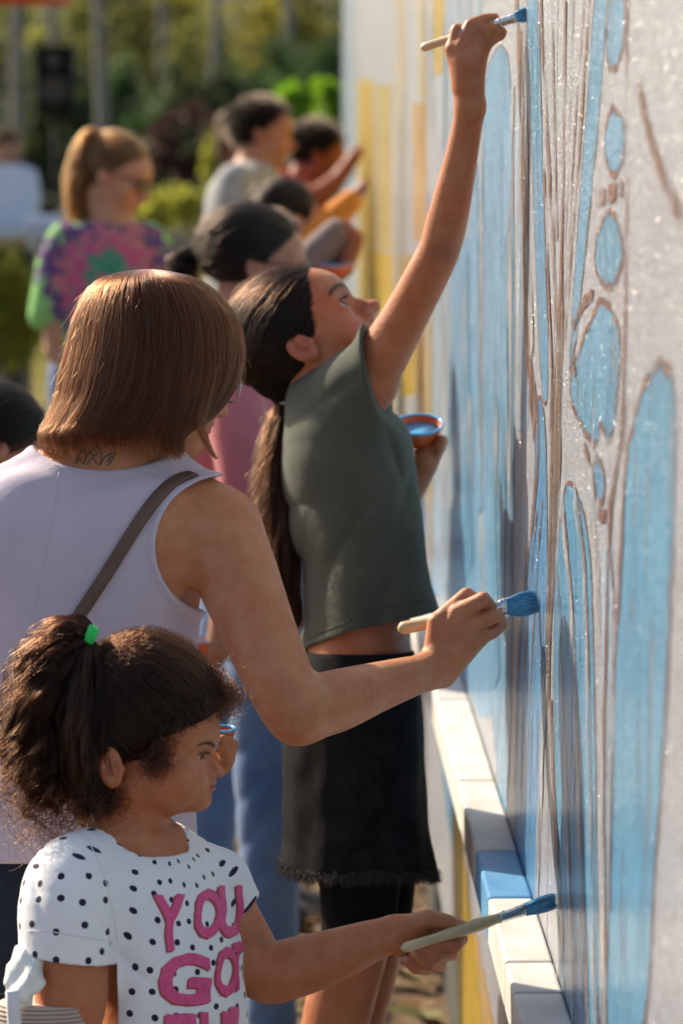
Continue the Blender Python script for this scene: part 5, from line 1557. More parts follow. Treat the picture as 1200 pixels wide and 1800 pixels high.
    on_cloth([(296, 888), (274, 940), (271, 985), (285, 1038), (318, 1074)], 0.0006, "armhole_seam", M['tank'], off=0.0003)
    on_cloth([(104, 830), (95, 900), (80, 980), (65, 1050), (52, 1130)], 0.0006, "back_seam", M['tank'], off=0.0002)
    # ---- tattoo at the nape
    bb = bvh_of(Vb, Qb, d0)
    petals = [[(133, 815), (140, 800), (147, 791), (151, 803), (148, 816)], [(147, 817), (155, 800), (172, 786), (178, 803), (176, 818)], [(175, 818), (186, 803), (202, 797), (196, 810), (190, 818)],
              [(154, 817), (163, 806), (171, 817)], [(160, 797), (166, 803), (172, 796)], [(137, 812), (141, 806), (144, 812)], [(188, 812), (193, 806), (196, 802)]]
    VV, FF = [], []
    for pl in petals:
        P = catmull(pl, 6); W = []
        for (x, y) in P:
            h = ray_px(bb, x, y, 0.0006)
            if h is not None: W.append(h[0])
        if len(W) < 4: continue
        v_, f_ = tube_vf(np.array(W), 0.0010, 6, True, 0.3, FW); FF += [tuple(i + len(VV) for i in q) for q in f_]; VV += list(v_)
    if VV: mesh_obj("tattoo", VV, FF, M['tattoo'], body)
    # ---- jeans
    v = Vol((-160, 1470, -200), (400, 2960, 220), 10)
    v.loft([(125, 1490, 8, 206, 136), (122, 1600, 8, 214, 148), (122, 1720, 10, 212, 150)], u, k=10)
    for sx in (-1, 1):
        v.chain([(122 + sx * 100, 1700, 10, 112), (122 + sx * 95, 2150, 20, 84), (120 + sx * 92, 2450, 20, 70), (118 + sx * 90, 2860, 25, 52)], k=30)
    sdf_obj("jeans", v, d0, M['denim_navy'], root, 2)
    shoe_pair([(30, 2900, 20, 1.1), (210, 2900, 20, 1.1)], d0, root)
    # ---- bobbed hair: one mass with strands over it
    f = surf_rings([(258, 474, 30, 6, 6), (259, 479, 30, 45, 42), (262, 494, 30, 88, 82), (267, 522, 30, 116, 108), (272, 562, 28, 138, 124), (272, 612, 26, 149, 132), (263, 662, 24, 152, 132), (249, 702, 20, 145, 126), (222, 742, 15, 136, 116), (198, 764, 10, 122, 108), (192, 782, 8, 112, 100)])
    cap = ring_mesh("hair", f, d0, M['cap_brown'], root, k=0.95, v1=0.93)
    n, m = 15000, 22
    nc = 420; cth = rng.uniform(0, 2 * math.pi, nc); clen = rng.uniform(0.94, 1.05, nc); cr = rng.uniform(0.972, 1.045, nc)
    k = rng.integers(0, nc, n)
    t = np.linspace(0, 1, m)[None, :]
    v0 = rng.uniform(0.0, 0.34, n)[:, None] ** 1.0
    vv = np.clip(v0 + (clen[k] * rng.uniform(0.96, 1.015, n))[:, None] * (1 - v0) * t, 0, 1.06)
    th = cth[k][:, None] + rng.normal(0, 0.028, n)[:, None] * (1 - 0.5 * t) + 0.02 * np.sin(t * 7 + rng.uniform(0, 6.28, n)[:, None]) + (rng.normal(0, 0.05, n))[:, None] * t ** 2 + 0.10 * np.sin(cth[k] * 3)[:, None] * t
    rad = (cr[k] * rng.uniform(0.985, 1.012, n))[:, None] + 0.012 * np.sin(t * 5 + cth[k][:, None] * 7) + rng.normal(0, 0.018, n)[:, None] * t ** 2
    S = f(th, np.clip(vv, 0, 1), rad)
    over = np.clip(vv - 1, 0, None)
    S[..., 1] += over * 420
    w_ = np.exp(-((((th + math.pi) % (2 * math.pi)) - math.pi + 0.95) / 0.42) ** 2) * np.clip((vv - 0.62) / 0.38, 0, 1) ** 1.6
    S[..., 0] += 62 * w_; S[..., 1] += 10 * w_
    hair_obj("strands", W3(S, d0), 0.00026, 0.00016, M['hair_brown'], cap)
    n = 2600; k = rng.integers(0, nc, n); t = np.linspace(0, 1, m)[None, :]; v0 = rng.uniform(0.02, 0.30, n)[:, None]
    vv = np.clip(v0 + rng.uniform(0.55, 0.99, n)[:, None] * (1 - v0) * t, 0, 1)
    th = cth[k][:, None] + rng.normal(0, 0.07, n)[:, None] + rng.normal(0, 0.10, n)[:, None] * t + 0.03 * np.sin(t * rng.uniform(4, 10, n)[:, None] + rng.uniform(0, 6.28, n)[:, None])
    S = f(th, vv, rng.uniform(1.01, 1.05, n)[:, None] + rng.uniform(-0.01, 0.035, n)[:, None] * t ** 2)
    hair_obj("outer_strands", W3(S, d0), 0.00024, 0.00012, M['hair_brown'], cap)
    # flyaways
    n = 900; k = rng.integers(0, nc, n); v0 = rng.uniform(0.05, 0.8, n)[:, None]; t = np.linspace(0, 1, 16)[None, :]
    th = rng.uniform(0, 6.28, n)[:, None] + rng.normal(0, 0.12, n)[:, None] * t
    S = f(th, np.clip(v0 + 0.25 * t, 0, 1), 1.02 + rng.gamma(1.5, 0.022, n)[:, None] * t ** 1.5)
    S += smooth_noise(n, 16, 5, (1.0, 2.0))
    hair_obj("flyaways", W3(S, d0), 0.00022, 0.0001, M['hair_brown'], cap)
    # the front lock that curls under the chin, and wispy ends
    S = tail_strands([(372, 640, -70, 14), (352, 735, -70, 13), (362, 775, -55, 7), (376, 800, -45, 3), (384, 806, -40, 2)], 60, curl=0, frizz=3, lenvar=0.25)
    hair_obj("front_lock", W3(S, d0), 0.00026, 0.00012, M['hair_brown'], cap)
    # ---- spectacles
    gl = thing("spectacles", "silver spectacles worn by the woman with the brown bob", "glasses", to_world(np.array([H.p(0.42, 0, -0.02)]), d0)[0])
    for s in (1, -1):
        cc = H.p(0.44, s * 0.16, -0.02)
        P = [cc + H.S * (H.l * 0.105 * math.cos(a) + H.u * 0.08 * math.sin(a) - H.f * 0.02 * abs(math.cos(a))) for a in np.linspace(0, 2 * math.pi, 28)]
        tube("rim", to_world(np.array(P), d0), 0.0012, M['steel'], gl, 6)
        tube("temple", to_world(np.array([H.p(0.42, s * 0.27, 0.0), H.p(0.2, s * 0.335, 0.01), H.p(-0.06, s * 0.345, 0.0)]), d0), 0.0013, M['steel'], gl, 6)
    tube("bridge", to_world(np.array([H.p(0.44, 0.06, 0.0), H.p(0.465, 0, 0.01), H.p(0.44, -0.06, 0.0)]), d0), 0.0012, M['steel'], gl, 6)
    # ---- shoulder bag strap
    bag = thing("shoulder_bag", "brown leather bag strap slung across the lilac tank top", "bag", jw(225, 1620, -165, d0))
    pts = [(340, 838), (318, 842), (285, 866), (250, 910), (215, 965), (180, 1020), (150, 1065), (128, 1100), (108, 1150), (94, 1210), (92, 1290), (108, 1370), (146, 1440), (190, 1490)]
    P = catmull(pts, 6); C, N = [], []
    for (x, y) in P:
        h = ray_px(bv, x, y, 0.004) or ray_px(bb, x, y, 0.006)
        if h is not None: C.append(h[0]); N.append(h[1])
    C = np.array(C); N = np.array(N)
    ker = np.ones(7) / 7
    Cp = np.vstack([np.repeat(C[:1], 3, 0), C, np.repeat(C[-1:], 3, 0)]); C = np.stack([np.convolve(Cp[:, j], ker, 'valid') for j in range(3)], 1)
    Np = np.vstack([np.repeat(N[:1], 3, 0), N, np.repeat(N[-1:], 3, 0)]); N = np.stack([np.convolve(Np[:, j], ker, 'valid') for j in range(3)], 1)
    front = np.array([jw(352, 842, 20, d0), jw(352, 862, 60, d0), jw(330, 920, 120, d0), jw(300, 1000, 165, d0)])
    C = np.vstack([front[::-1], C]); N = np.vstack([[0, 0.9, 0.3], [0, 0.7, 0.6], [0.3, 0.3, 0.9], [0.3, -0.2, 0.9], N]); N /= np.linalg.norm(N, axis=1)[:, None]
    T = np.gradient(C, axis=0); T /= np.linalg.norm(T, axis=1)[:, None]; B = np.cross(T, N); B /= np.linalg.norm(B, axis=1)[:, None]
    hw, tk = 0.0078, 0.0016
    n = len(C); V = np.vstack([C + B * hw + N * tk * .3, C + B * hw * .8 + N * tk, C - B * hw * .8 + N * tk, C - B * hw + N * tk * .3, C - B * hw - N * tk, C + B * hw - N * tk])
    Fq = [(j * n + i, j * n + i + 1, ((j + 1) % 6) * n + i + 1, ((j + 1) % 6) * n + i) for j in range(6) for i in range(n - 1)]
    mesh_obj("strap", V, Fq, M['leather'], bag)
    box("pouch", jw(225, 1570, -165, d0), (0.075, 0.022, 0.055), M['leather'], bag, bevel=0.015, seg=4)
    paintbrush("flat paintbrush with pale handle in the hand of the woman in lilac", (699, 1106, 70), (944, 1057, 28), d0, 12, 17, 0.79, 0.62, flatb=0.42, fan=1.15)
    bowl("orange paint bowl whose blue rim shows right of the child's fringe", 390, 1288, 215, d0, 24, 22)
    return root
build_woman()
# ================================================================== the girl in the olive shirt
def build_girl():
    d0 = 3.9
    b0 = jw(620, 1500, 0, d0)
    root = thing("person", "girl in olive shirt and black denim skirt with long ponytail, stretching up to paint", "person", (b0[0], b0[1], 0))
    up = (-0.669, -0.743, 0.03)
    H = Head((542, 590, -10), (0.738, -0.665, -0.08), up, 262)
    cran = (-0.07, 0.0, 0.13, 0.425, 0.325, 0.37)
    tors = [(580, 690, 0, 110, 60), (606, 735, 0, 166, 82), (612, 800, 0, 164, 94), (620, 880, 0, 150, 94), (628, 970, 0, 138, 92), (630, 1060, 0, 132, 90), (632, 1140, 0, 132, 90), (628, 1220, 0, 150, 100)]
    u = unit((0.10, 0, 1))
    v = Vol((400, 0, -470), (920, 2530, 260), 3.8)
    v.loft(tors, u, k=6)
    v.chain([(545, 640, -5, 58), (562, 690, 0, 62), (580, 740, 0, 72)], k=22)
    v.chain([(575, 700, -40, 55), (640, 678, -140, 54)], k=30)
    v.chain([(575, 705, 40, 55), (600, 725, 150, 56)], k=30)
    for (sx, z) in ((0, -72), (26, 74)):
        v.chain([(632 + sx, 1230, z * 0.8, 84), (632 + sx, 1470, z, 76), (632 + sx, 1560, z, 68), (628 + sx, 1640, z, 61), (602 + sx, 1740, z, 61), (578 + sx, 1850, z, 56), (560 + sx, 1960, z, 54), (540 + sx, 2120, z, 50), (532 + sx, 2300, z, 36), (530 + sx, 2460, z, 29)], k=12)
    head_sdf(v, H, cran, nose=0.445, lips=1.1, chin=0.045)
    v.chain([(645, 672, -140, 50), (680, 612, -182, 45), (718, 545, -225, 40), (752, 480, -272, 38), (772, 438, -300, 36.5), (786, 385, -322, 36), (803, 310, -352, 31.5), (817, 240, -378, 27.5), (826, 188, -395, 26)], k=20, kk=16)
    v.chain([(826, 188, -395, 25.5), (822, 140, -402, 29), (822, 112, -405, 29)], k=12)
    mcs = [(795, 86, -405, 14.5), (811, 82, -412, 15), (830, 88, -411, 14.5), (844, 98, -403, 13.5)]
    for mc in mcs: v.chain([(822, 150, -400, 24), mc], k=8)
    fingers = [
        [(795, 86, -405, 13), (802, 52, -405, 11), (822, 50, -384, 10), (840, 54, -374, 9)],
        [(810, 82, -412, 14), (826, 44, -412, 11.5), (850, 34, -404, 10.3), (869, 31, -398, 8.6)],
        [(829, 88, -411, 13.5), (846, 56, -413, 11.3), (866, 50, -408, 10.2), (883, 56, -402, 8.4)],
        [(844, 98, -403, 12), (858, 75, -405, 10), (870, 67, -400, 9), (880, 64, -398, 7.8)]]
    for f in fingers: v.chain(f, k=3.5, kk=3)
    v.chain([(808, 130, -385, 17), (820, 85, -368, 12.5), (846, 56, -372, 10), (862, 46, -380, 8.5)], k=8, kk=4)
    # left arm, bent forward with a bowl
    v.chain([(600, 720, 150, 48), (650, 830, 185, 42), (690, 880, 190, 38), (720, 850, 180, 32), (742, 815, 172, 26)], k=18, kk=14)
    v.chain([(742, 815, 172, 25), (758, 796, 170, 20)], k=10)
    for (x, y, z) in ((776, 772, 150), (779, 774, 165), (776, 776, 180), (768, 778, 195)):
        v.chain([(758, 797, 170, 14), (772, 788, z, 10.5), (x, y, z, 8.5)], k=5)
    sk = (0.47, 0.188, 0.088); red = (0.50, 0.17, 0.115)
    spots = head_spots(H, (0.43, 0.15, 0.13), red, 0.55, (0.045, 0.022, 0.015), (-0.06, 0.34, -0.045, (0.24, 0.085, 0.05))) + [px_spot(774, 442, -330, 26, (0.24, 0.115, 0.075), 0.6), px_spot(800, 440, -310, 22, (0.26, 0.12, 0.08), 0.5)]
    spots += [px_spot(f[1][0], f[1][1], f[1][2] - 9, 11, (0.33, 0.15, 0.09), 0.5) for f in fingers]
    spots += [px_spot(816, 55, -416, 5, (0.08, 0.30, 0.55), 0.9), px_spot(812, 58, -416, 4, (0.08, 0.30, 0.55), 0.9), px_spot(856, 62, -416, 4, (0.6, 0.42, 0.05), 0.9)]
    body, _, _ = sdf_obj("body", v, d0, M['skin'], root, 2, body_color(sk, spots))
    eyes(H, d0, root, gaze=(0.0, 0.22))
    brow_hair(H, d0, root, M['hair_black'], n=240, thick=1.2)
    # ---- shirt
    st = [(578, 688, 0, 118, 62), (606, 745, 0, 178, 98), (614, 810, 0, 182, 112), (622, 890, 0, 172, 116), (634, 970, 0, 160, 116), (648, 1050, 0, 154, 117), (655, 1120, 0, 154, 117), (657, 1160, 0, 154, 117)]
    v = Vol((440, 560, -300), (810, 1190, 250), 3.6)
    v.loft(st, u, k=6)
    v.chain([(575, 704, -40, 58), (640, 682, -140, 62)], k=26)
    v.chain([(575, 709, 40, 58), (600, 729, 150, 62)], k=26)
    v.chain([(632, 690, -140, 64), (672, 650, -172, 62), (712, 560, -215, 60)], k=28, kk=20)
    v.chain([(600, 725, 150, 60), (630, 790, 175, 56), (650, 830, 185, 54)], k=24, kk=18)
    def folds(X, Y, Z):
        p = X * 0.90 + Y * 0.42 + Z * 0.12
        w = 0.9 * np.sin(Y / 95.0 + Z / 120.0) + 0.5 * np.sin(X / 60.0)
        a = 15.0 * crease(p / 40.0 + w * 0.7) * np.clip((Y - 740) / 140, 0, 1) * (0.55 + 0.45 * np.sin(Y / 90.0 + X / 70.0))
        b = 11.0 * crease((X * 0.80 + Y * 0.60) / 26.0 + 0.8 * w) * np.clip((Y - 820) / 200, 0, 1) * np.clip(np.sin(Y / 110.0 + X / 50.0), 0, 1)
        c = 8.0 * crease((X * 0.45 + Y * 0.89) / 30.0 + 0.5 * np.sin(X / 35.0)) * np.exp(-(((X - 520) / 62) ** 2 + ((Y - 950) / 140) ** 2))
        e = 9.0 * crease((X * 0.95 - Y * 0.3) / 22.0) * np.exp(-(((X - 690) / 55) ** 2 + ((Y - 800) / 70) ** 2))
        g = 7.0 * crease((X * 0.55 + Y * 0.83) / 24.0) * np.exp(-(((X - 585) / 45) ** 2 + ((Y - 690) / 50) ** 2))
        h_ = 8.0 * np.sin(p / 27.0 + 1.5 * w) * np.clip((Y - 760) / 150, 0, 1) + 5.0 * np.sin((X * 0.99 + Y * 0.1) / 17.0 + 1.2 * np.sin(Y / 70.0)) * np.clip((Y - 850) / 200, 0, 1)
        return a + b + c + e + g + h_ - 7
    v.bump(folds)
    v.loft(tors[1:-1], u, k=5, infl=5)
    X, Y, Z = v.ax[0][:, None, None], v.ax[1][None, :, None], v.ax[2][None, None, :]
    # sleeve mouth, hem, neck
    q = jj(656, 655, -180)
    pl = (X - q[0]) * 0.95 + (Y - q[1]) * -0.17 + (Z - q[2]) * -0.28
    v.D = np.where((Y < 760) & (Z < -60), np.maximum(v.D, pl.astype(np.float32)), v.D)
    v.chain([(650, 672, -152, 50), (684, 612, -186, 50), (722, 545, -228, 48)], k=2, op='-')
    v.chain([(694, 706, -150, 26), (716, 660, -170, 34)], k=4, op='-')
    pl2 = (Y - (1138 + (X - 533) * -0.43 + np.clip(X - 620, 0, None) * 0.25)) + 0 * Z
    v.D = np.maximum(v.D, pl2.astype(np.float32) * 0.9)
    v.chain([(530, 620, -5, 62), (558, 690, 0, 60)], k=3, op='-')
    # hollow under the hem
    v.loft([(640, 1060, 0, 134, 92), (646, 1120, 0, 138, 100), (648, 1190, 0, 140, 102)], u, k=3, op='-')
    shirt, Vt, Qt = sdf_obj("shirt", v, d0, M['olive'], root, 2)
    bv = bvh_of(Vt, Qt, d0)
    def on_cloth(pts, r, nm, off=0.0006):
        W = []
        for (x, y) in catmull(pts, 8):
            h = ray_px(bv, x, y, off)
            if h is not None: W.append(h[0])
        if len(W) > 3: tube(nm, np.array(W), r, M['olive'], shirt, 6, flat=0.5, ref=FW)
    on_cloth([(540, 1122), (580, 1106), (630, 1084), (690, 1064), (770, 1054)], 0.0008, "hem_stitch")
    on_cloth([(634, 608), (636, 660), (654, 722)], 0.0008, "sleeve_stitch")
    # ---- denim skirt with a frayed hem
    f = surf_rings([(632, 1146, 0, 92, 134), (630, 1172, 0, 98, 142), (624, 1230, 0, 112, 158), (620, 1300, 0, 120, 168), (621, 1380, 0, 122, 172), (624, 1460, 0, 125, 176), (630, 1518, 0, 132, 182)])
    def wob(P, th, vv):
        P = P.copy(); a = np.sin(th * 7 + 2 * vv) * 2.5 * vv + np.sin(th * 13 + 3 * vv) * 1.0 + np.sin(vv * 22 + np.sin(th * 3) * 3) * 0.8 * (vv > .3)
        P[..., 0] += np.cos(th) * a; P[..., 2] += np.sin(th) * a
        P[..., 1] += vv ** 6 * (8 * np.sin(th * 2 + 0.6) + 10 * np.cos(th) + rng.normal(0, 1.5, P.shape[:2]))
        return P
    sk_o = ring_mesh("skirt", f, d0, M['denim_black'], root, nu=120, nv=60, fn=wob)
    md = sk_o.modifiers.new("thickness", 'SOLIDIFY'); md.thickness = 0.003
    fw = surf_rings([(632, 1144, 0, 95, 137), (630, 1150, 0, 97, 140), (629, 1176, 0, 102, 147), (629, 1181, 0, 101, 146)])
    wb = ring_mesh("waistband", fw, d0, M['denim_black'], sk_o, nu=80, nv=10)
    n = 2600; th = rng.uniform(0, 6.28, n); P0 = f(th, np.full(n, 0.985), 1.0)
    P0[:, 1] += 8 * np.sin(th * 2 + 0.6) + 10 * np.cos(th)
    t = np.linspace(0, 1, 6)[None, :, None]
    S = P0[:, None, :] + t * np.stack([np.cos(th) * 4 + rng.normal(0, 6, n), rng.uniform(4, 26, n), np.sin(th) * 5 + rng.normal(0, 6, n)], 1)[:, None, :] + smooth_noise(n, 6, 5, (1.0, 1.7))
    hair_obj("frayed_hem", W3(S, d0), 0.0006, 0.0003, M['fray'], sk_o)
    # pocket and seam stitching
    for (pts, nm) in (([(706, 1192, -60), (700, 1260, -75), (704, 1340, -72), (712, 1440, -70)], "side_seam"), ([(560, 1190, -118), (585, 1232, -140), (640, 1250, -165)], "pocket_edge")):
        tube(nm, jws([(a, b, c) for a, b, c in pts], d0), 0.0012, M['denim_black'], sk_o, 6)
    # ---- leggings and legs
    v = Vol((500, 1380, -190), (760, 1690, 190), 5)
    for (sx, z) in ((0, -72), (26, 74)):
        v.chain([(632 + sx, 1430, z, 80), (632 + sx, 1560, z, 71), (628 + sx, 1640, z, 64), (618 + sx, 1700, z, 64)], k=10, kk=14)
    v.D = np.maximum(v.D, (v.ax[1] - 1662)[None, :, None])
    sdf_obj("leggings", v, d0, M['legging'], root, 2)
    shoe_pair([(535, 2480, -72, 0.1), (560, 2480, 74, 0.1)], d0, root, 0.23)
    # ---- hair
    hv = Vol((380, 440, -170), (720, 760, 190), 4)
    c0 = H.p(*cran[:3]); rr = np.array(cran[3:]) * H.S
    hv.ell(c0, rr * 1.045, H.R, 3, raw=True)
    hv.chain([(478, 600, 0, 52), (490, 660, 0, 44), (502, 706, -2, 20)], k=30, kk=20)
    X, Y, Z = hv.ax[0][:, None, None], hv.ax[1][None, :, None], hv.ax[2][None, None, :]
    def hl(X, Y, Z):
        q = [(X - H.O[0]) * a[0] + (Y - H.O[1]) * a[1] + (Z - H.O[2]) * a[2] for a in (H.f, H.u)]
        fq, uq = q[0] / H.S, q[1] / H.S
        line = np.interp(uq.ravel(), [-0.6, -0.24, -0.14, -0.04, 0.10, 0.27, 0.36, 0.5], [-0.3, -0.22, -0.03, 0.07, 0.147, 0.317, 0.40, 0.5]).reshape(uq.shape)
        return (fq - line) * H.S
    hv.D = np.maximum(hv.D, hl(X, Y, Z).astype(np.float32) * 0.85)
    cap, _, _ = sdf_obj("hair", hv, d0, M['cap_black'], root, 3)
    tie = np.array(jj(503, 708, -4)[:3])
    def region(d):
        P = c0 + (d * rr) @ H.R
        return hl(np.array([P[0]]), np.array([P[1]]), np.array([P[2]]))[0] < 3
    # comb to the neck, then on to the tie
    S1 = scalp_strands(H, cran, np.array(jj(470, 640, -4)[:3]), 7000, region, lift=0.03, push=1.05, wave=0.004)
    ext = []
    for p in S1:
        e = p[-1] + rng.normal(0, 9, 3) * np.array([0.4, 0.4, 1]); q = p[:-3]
        P = np.vstack([q, 0.55 * q[-1] + 0.45 * tie + rng.normal(0, 4, 3) + np.array([-16, 0, 0]), tie + rng.normal(0, 4, 3)])
        ext.append(catmull(P[::2] if len(P) % 2 else P[1::2], 4)[:24])
    m = min(len(e) for e in ext); S1 = np.array([e[np.linspace(0, len(e) - 1, m).astype(int)] for e in ext])
    hair_obj("strands", W3(S1, d0), 0.00030, 0.00026, M['hair_long'], cap)
    S = scalp_strands(H, cran, np.array(jj(470, 640, -4)[:3]), 260, lambda d: region(d) and d[2] > 0.1, lift=0.12, push=1.06, wave=0.03)
    hair_obj("loose_strands", W3(S, d0), 0.00018, 0.0001, M['hair_long'], cap)
    tail = [(503, 708, -4, 12), (498, 740, -12, 20), (492, 800, -20, 25), (488, 870, -24, 27), (492, 940, -24, 26), (499, 1010, -22, 23), (508, 1070, -20, 17), (516, 1110, -18, 10)]
    S = tail_strands(tail, 6000, pts=40, curl=6.5, freq=3.2, frizz=7, lenvar=0.34, clump=90)
    hair_obj("ponytail", W3(S, d0), 0.00030, 0.00014, M['hair_tail_lit'], cap)
    S = tail_strands([(503, 708, -4, 12), (490, 745, -14, 24), (478, 810, -20, 30), (472, 880, -24, 32), (474, 950, -24, 30), (482, 1020, -22, 26)], 420, pts=32, curl=8, freq=3, frizz=16, lenvar=0.7, clump=60)
    hair_obj("loose_tail_strands", W3(S, d0), 0.00024, 0.0001, M['hair_tail_lit'], cap)
    P = [np.array(jj(503, 710, -4)[:3]) + 14 * np.array([math.cos(a), 0.35 * math.sin(a) * 0 + 0.2 * math.cos(a), math.sin(a)]) for a in np.linspace(0, 2 * math.pi, 24)]
    tube("hair_elastic", to_world(np.array(P), d0), 0.004, plain("pale_elastic", (0.5, 0.45, 0.36), 0.6), root, 8)
    paintbrush("thin paintbrush held overhead by the girl in olive", (739, 85, -345), (927, 24, -434), d0, 7.5, 8, 0.90, 0.70, flatb=0.75, fan=1.3)
    bowl("orange bowl of blue paint held in front of the girl in olive", 734, 752, 170, d0, 45, 32, tilt=(-0.05, -0.30))
    return root
M['fray'] = plain("frayed_black_threads", (0.035, 0.034, 0.034), 0.9)
build_girl()
# ================================================================== the painters and helpers farther off
GEN_U = [-0.7, -0.26, -0.12, 0.02, 0.14, 0.28, 0.38, 0.5]
GEN_F = [-0.32, -0.24, -0.06, 0.02, 0.12, 0.26, 0.34, 0.46]
def far_person(label, d0, head, skin, tors, u, shirt, sleeves=(), arms=(), hips=None, legs=(), pants='denim_navy', shoes=(), hair='black', tie=None, tail=None, line=None, long_hair=None,
               vox=3.6, group=None, neck=None, pat=None, short=False, strands=1600, cuts=()):
    O, fw, up, S = head
    H = Head(O, fw, up, S)
    base = jw(tors[-1][0], tors[-1][1], tors[-1][2], d0)
    root = thing("person", label, "person", (base[0], base[1], 0), group)
    allp = [(q[0], q[1], q[2], max(q[3], q[4])) for q in tors] + [p for c in list(arms) + list(sleeves) for p in c]
    P = np.array([jj(*p) for p in allp]); R_ = P[:, 3:4]
    lo = (P[:, :3] - R_).min(0); hi = (P[:, :3] + R_).max(0)
    hc = H.p(0, 0, 0); lo = np.minimum(lo, hc - S * 0.8) - 12; hi = np.maximum(hi, hc + S * 0.8) + 12
    v = Vol(lo, hi, vox)
    v.loft(tors, u, k=6)
    nb = neck or (tors[0][0], tors[0][1], tors[0][2])
    n0 = H.p(-0.10, 0, -0.30); q = jj(*nb)
    v.cone(n0, np.array(q[:3]), S * 0.24, S * 0.27, S * 0.10)
    head_sdf(v, H, detail=S > 120)
    for c in arms: v.chain(c, k=10 if c[0][3] > 16 else 4)
    sdf_obj("body", v, d0, M['skin'], root, 2, body_color(skin, head_spots(H, (skin[0], skin[1] * .7, skin[2] * .8), (skin[0] * 1.1, skin[1] * .85, skin[2] * .85), 0.4)))
    v = Vol(lo, hi, vox)
    v.loft(tors, u, k=6, infl=5)
    for c in sleeves: v.chain(c, k=16)
    v.bump(lambda X, Y, Z: 4.5 * crease((X * 0.8 + Y * 0.6) / (S * 0.20) + 0.6 * np.sin(Y / (S * 0.5))) * np.clip((Y - tors[0][1]) / S, 0, 1))
    v.cone(n0, np.array(q[:3]) + (0, 4, 0), S * 0.27, S * 0.31, 2, '-')
    sdf_obj("shirt", v, d0, M[shirt], root, 2, None, pat)
    if hips is not None or legs:
        pts = [p for c in legs for p in c]; PP = np.array([jj(*p) for p in pts]); RR = PP[:, 3:4]
        l2 = (PP[:, :3] - RR).min(0) - 20; h2 = (PP[:, :3] + RR).max(0) + 20
        if hips is not None:
            hp = np.array([[a[0], a[1], a[2]] for a in hips]); hr = max(max(a[3], a[4]) for a in hips)
            l2 = np.minimum(l2, hp.min(0) - hr - 15); h2 = np.maximum(h2, hp.max(0) + hr + 15)
        v = Vol(l2, h2, vox * 1.6)
        if hips is not None: v.loft(hips, u, k=8)
        for c in legs: v.chain(c, k=18)
        v.bump(lambda X, Y, Z: 3.5 * crease((Y + X * 0.4) / 26.0 + 0.7 * np.sin(X / 24.0)))
        sdf_obj("trousers", v, d0, M[pants], root, 2)
    if shoes: shoe_pair(shoes, d0, root)
    # hair
    cm = {'black': 'cap_black', 'blonde': 'cap_blonde', 'brown': 'cap_brown'}[hair]; hm = {'black': 'hair_black', 'blonde': 'hair_blonde', 'brown': 'hair_brown'}[hair]
    cran = (-0.07, 0.0, 0.13, 0.425, 0.325, 0.37)
    c0 = H.p(*cran[:3]); rr = np.array(cran[3:]) * H.S
    L_ = line or (GEN_U, GEN_F)
    def hl(X, Y, Z):
        f_, u_ = [(X - H.O[0]) * a[0] + (Y - H.O[1]) * a[1] + (Z - H.O[2]) * a[2] for a in (H.f, H.u)]
        f_, u_ = f_ / H.S, u_ / H.S
        return (f_ - np.interp(u_.ravel(), *L_).reshape(u_.shape)) * H.S
    hv = Vol(hc - S * 0.85, hc + S * 0.85, max(vox, 3))
    hv.ell(c0, rr * 1.06, H.R, 3, raw=True)
    X, Y, Z = hv.ax[0][:, None, None], hv.ax[1][None, :, None], hv.ax[2][None, None, :]
    hv.D = np.maximum(hv.D, hl(X, Y, Z).astype(np.float32))
    uu = (X - H.O[0]) * H.u[0] + (Y - H.O[1]) * H.u[1] + (Z - H.O[2]) * H.u[2]
    hv.D = np.maximum(hv.D, (-0.33 * S - uu).astype(np.float32))
    if long_hair:
        for c in long_hair: hv.chain(c, k=14)
    cap, _, _ = sdf_obj("hair", hv, d0, M[cm], root, 2)
    def region(d):
        P_ = c0 + (d * rr) @ H.R
        return hl(np.array([P_[0]]), np.array([P_[1]]), np.array([P_[2]]))[0] < 3 and d[2] > -0.75
    if short:
        out = np.zeros((strands, 4, 3)); i = 0
        while i < strands:
            d = rng.normal(0, 1, 3); d /= np.linalg.norm(d)
            if not region(d): continue
            p = c0 + (d * rr * 1.04) @ H.R; nv = unit((d / rr) @ H.R)
            w = unit(nv * 0.8 + H.f * 0.5 + rng.normal(0, 0.25, 3)); ln = S * 0.10 * rng.uniform(0.6, 1.2)
            out[i] = [p, p + w * ln * .35, p + w * ln * .7 + H.f * ln * .05, p + w * ln]; i += 1
        hair_obj("strands", W3(out, d0), 0.0007, 0.0003, M[hm], cap)
    else:
        tq = np.array(jj(*tie)[:3]) if tie is not None else H.p(-0.5, 0, -0.25)
        S1 = scalp_strands(H, cran, tq, strands, region, lift=0.04, push=1.07, wave=0.006)
        hair_obj("strands", W3(S1, d0), 0.0006, 0.0005, M[hm], cap)
        S2 = scalp_strands(H, cran, tq, 220, region, lift=0.16, push=1.08, wave=0.05)
        hair_obj("loose_strands", W3(S2, d0), 0.0004, 0.0002, M[hm], cap)
    if tail is not None:
        hair_obj("ponytail", W3(tail_strands(tail, 1800, pts=20, curl=S * 0.03, freq=2.5, frizz=S * 0.05, lenvar=0.35, clump=60), d0), 0.0006, 0.0003, M[hm], cap)
    return root, H

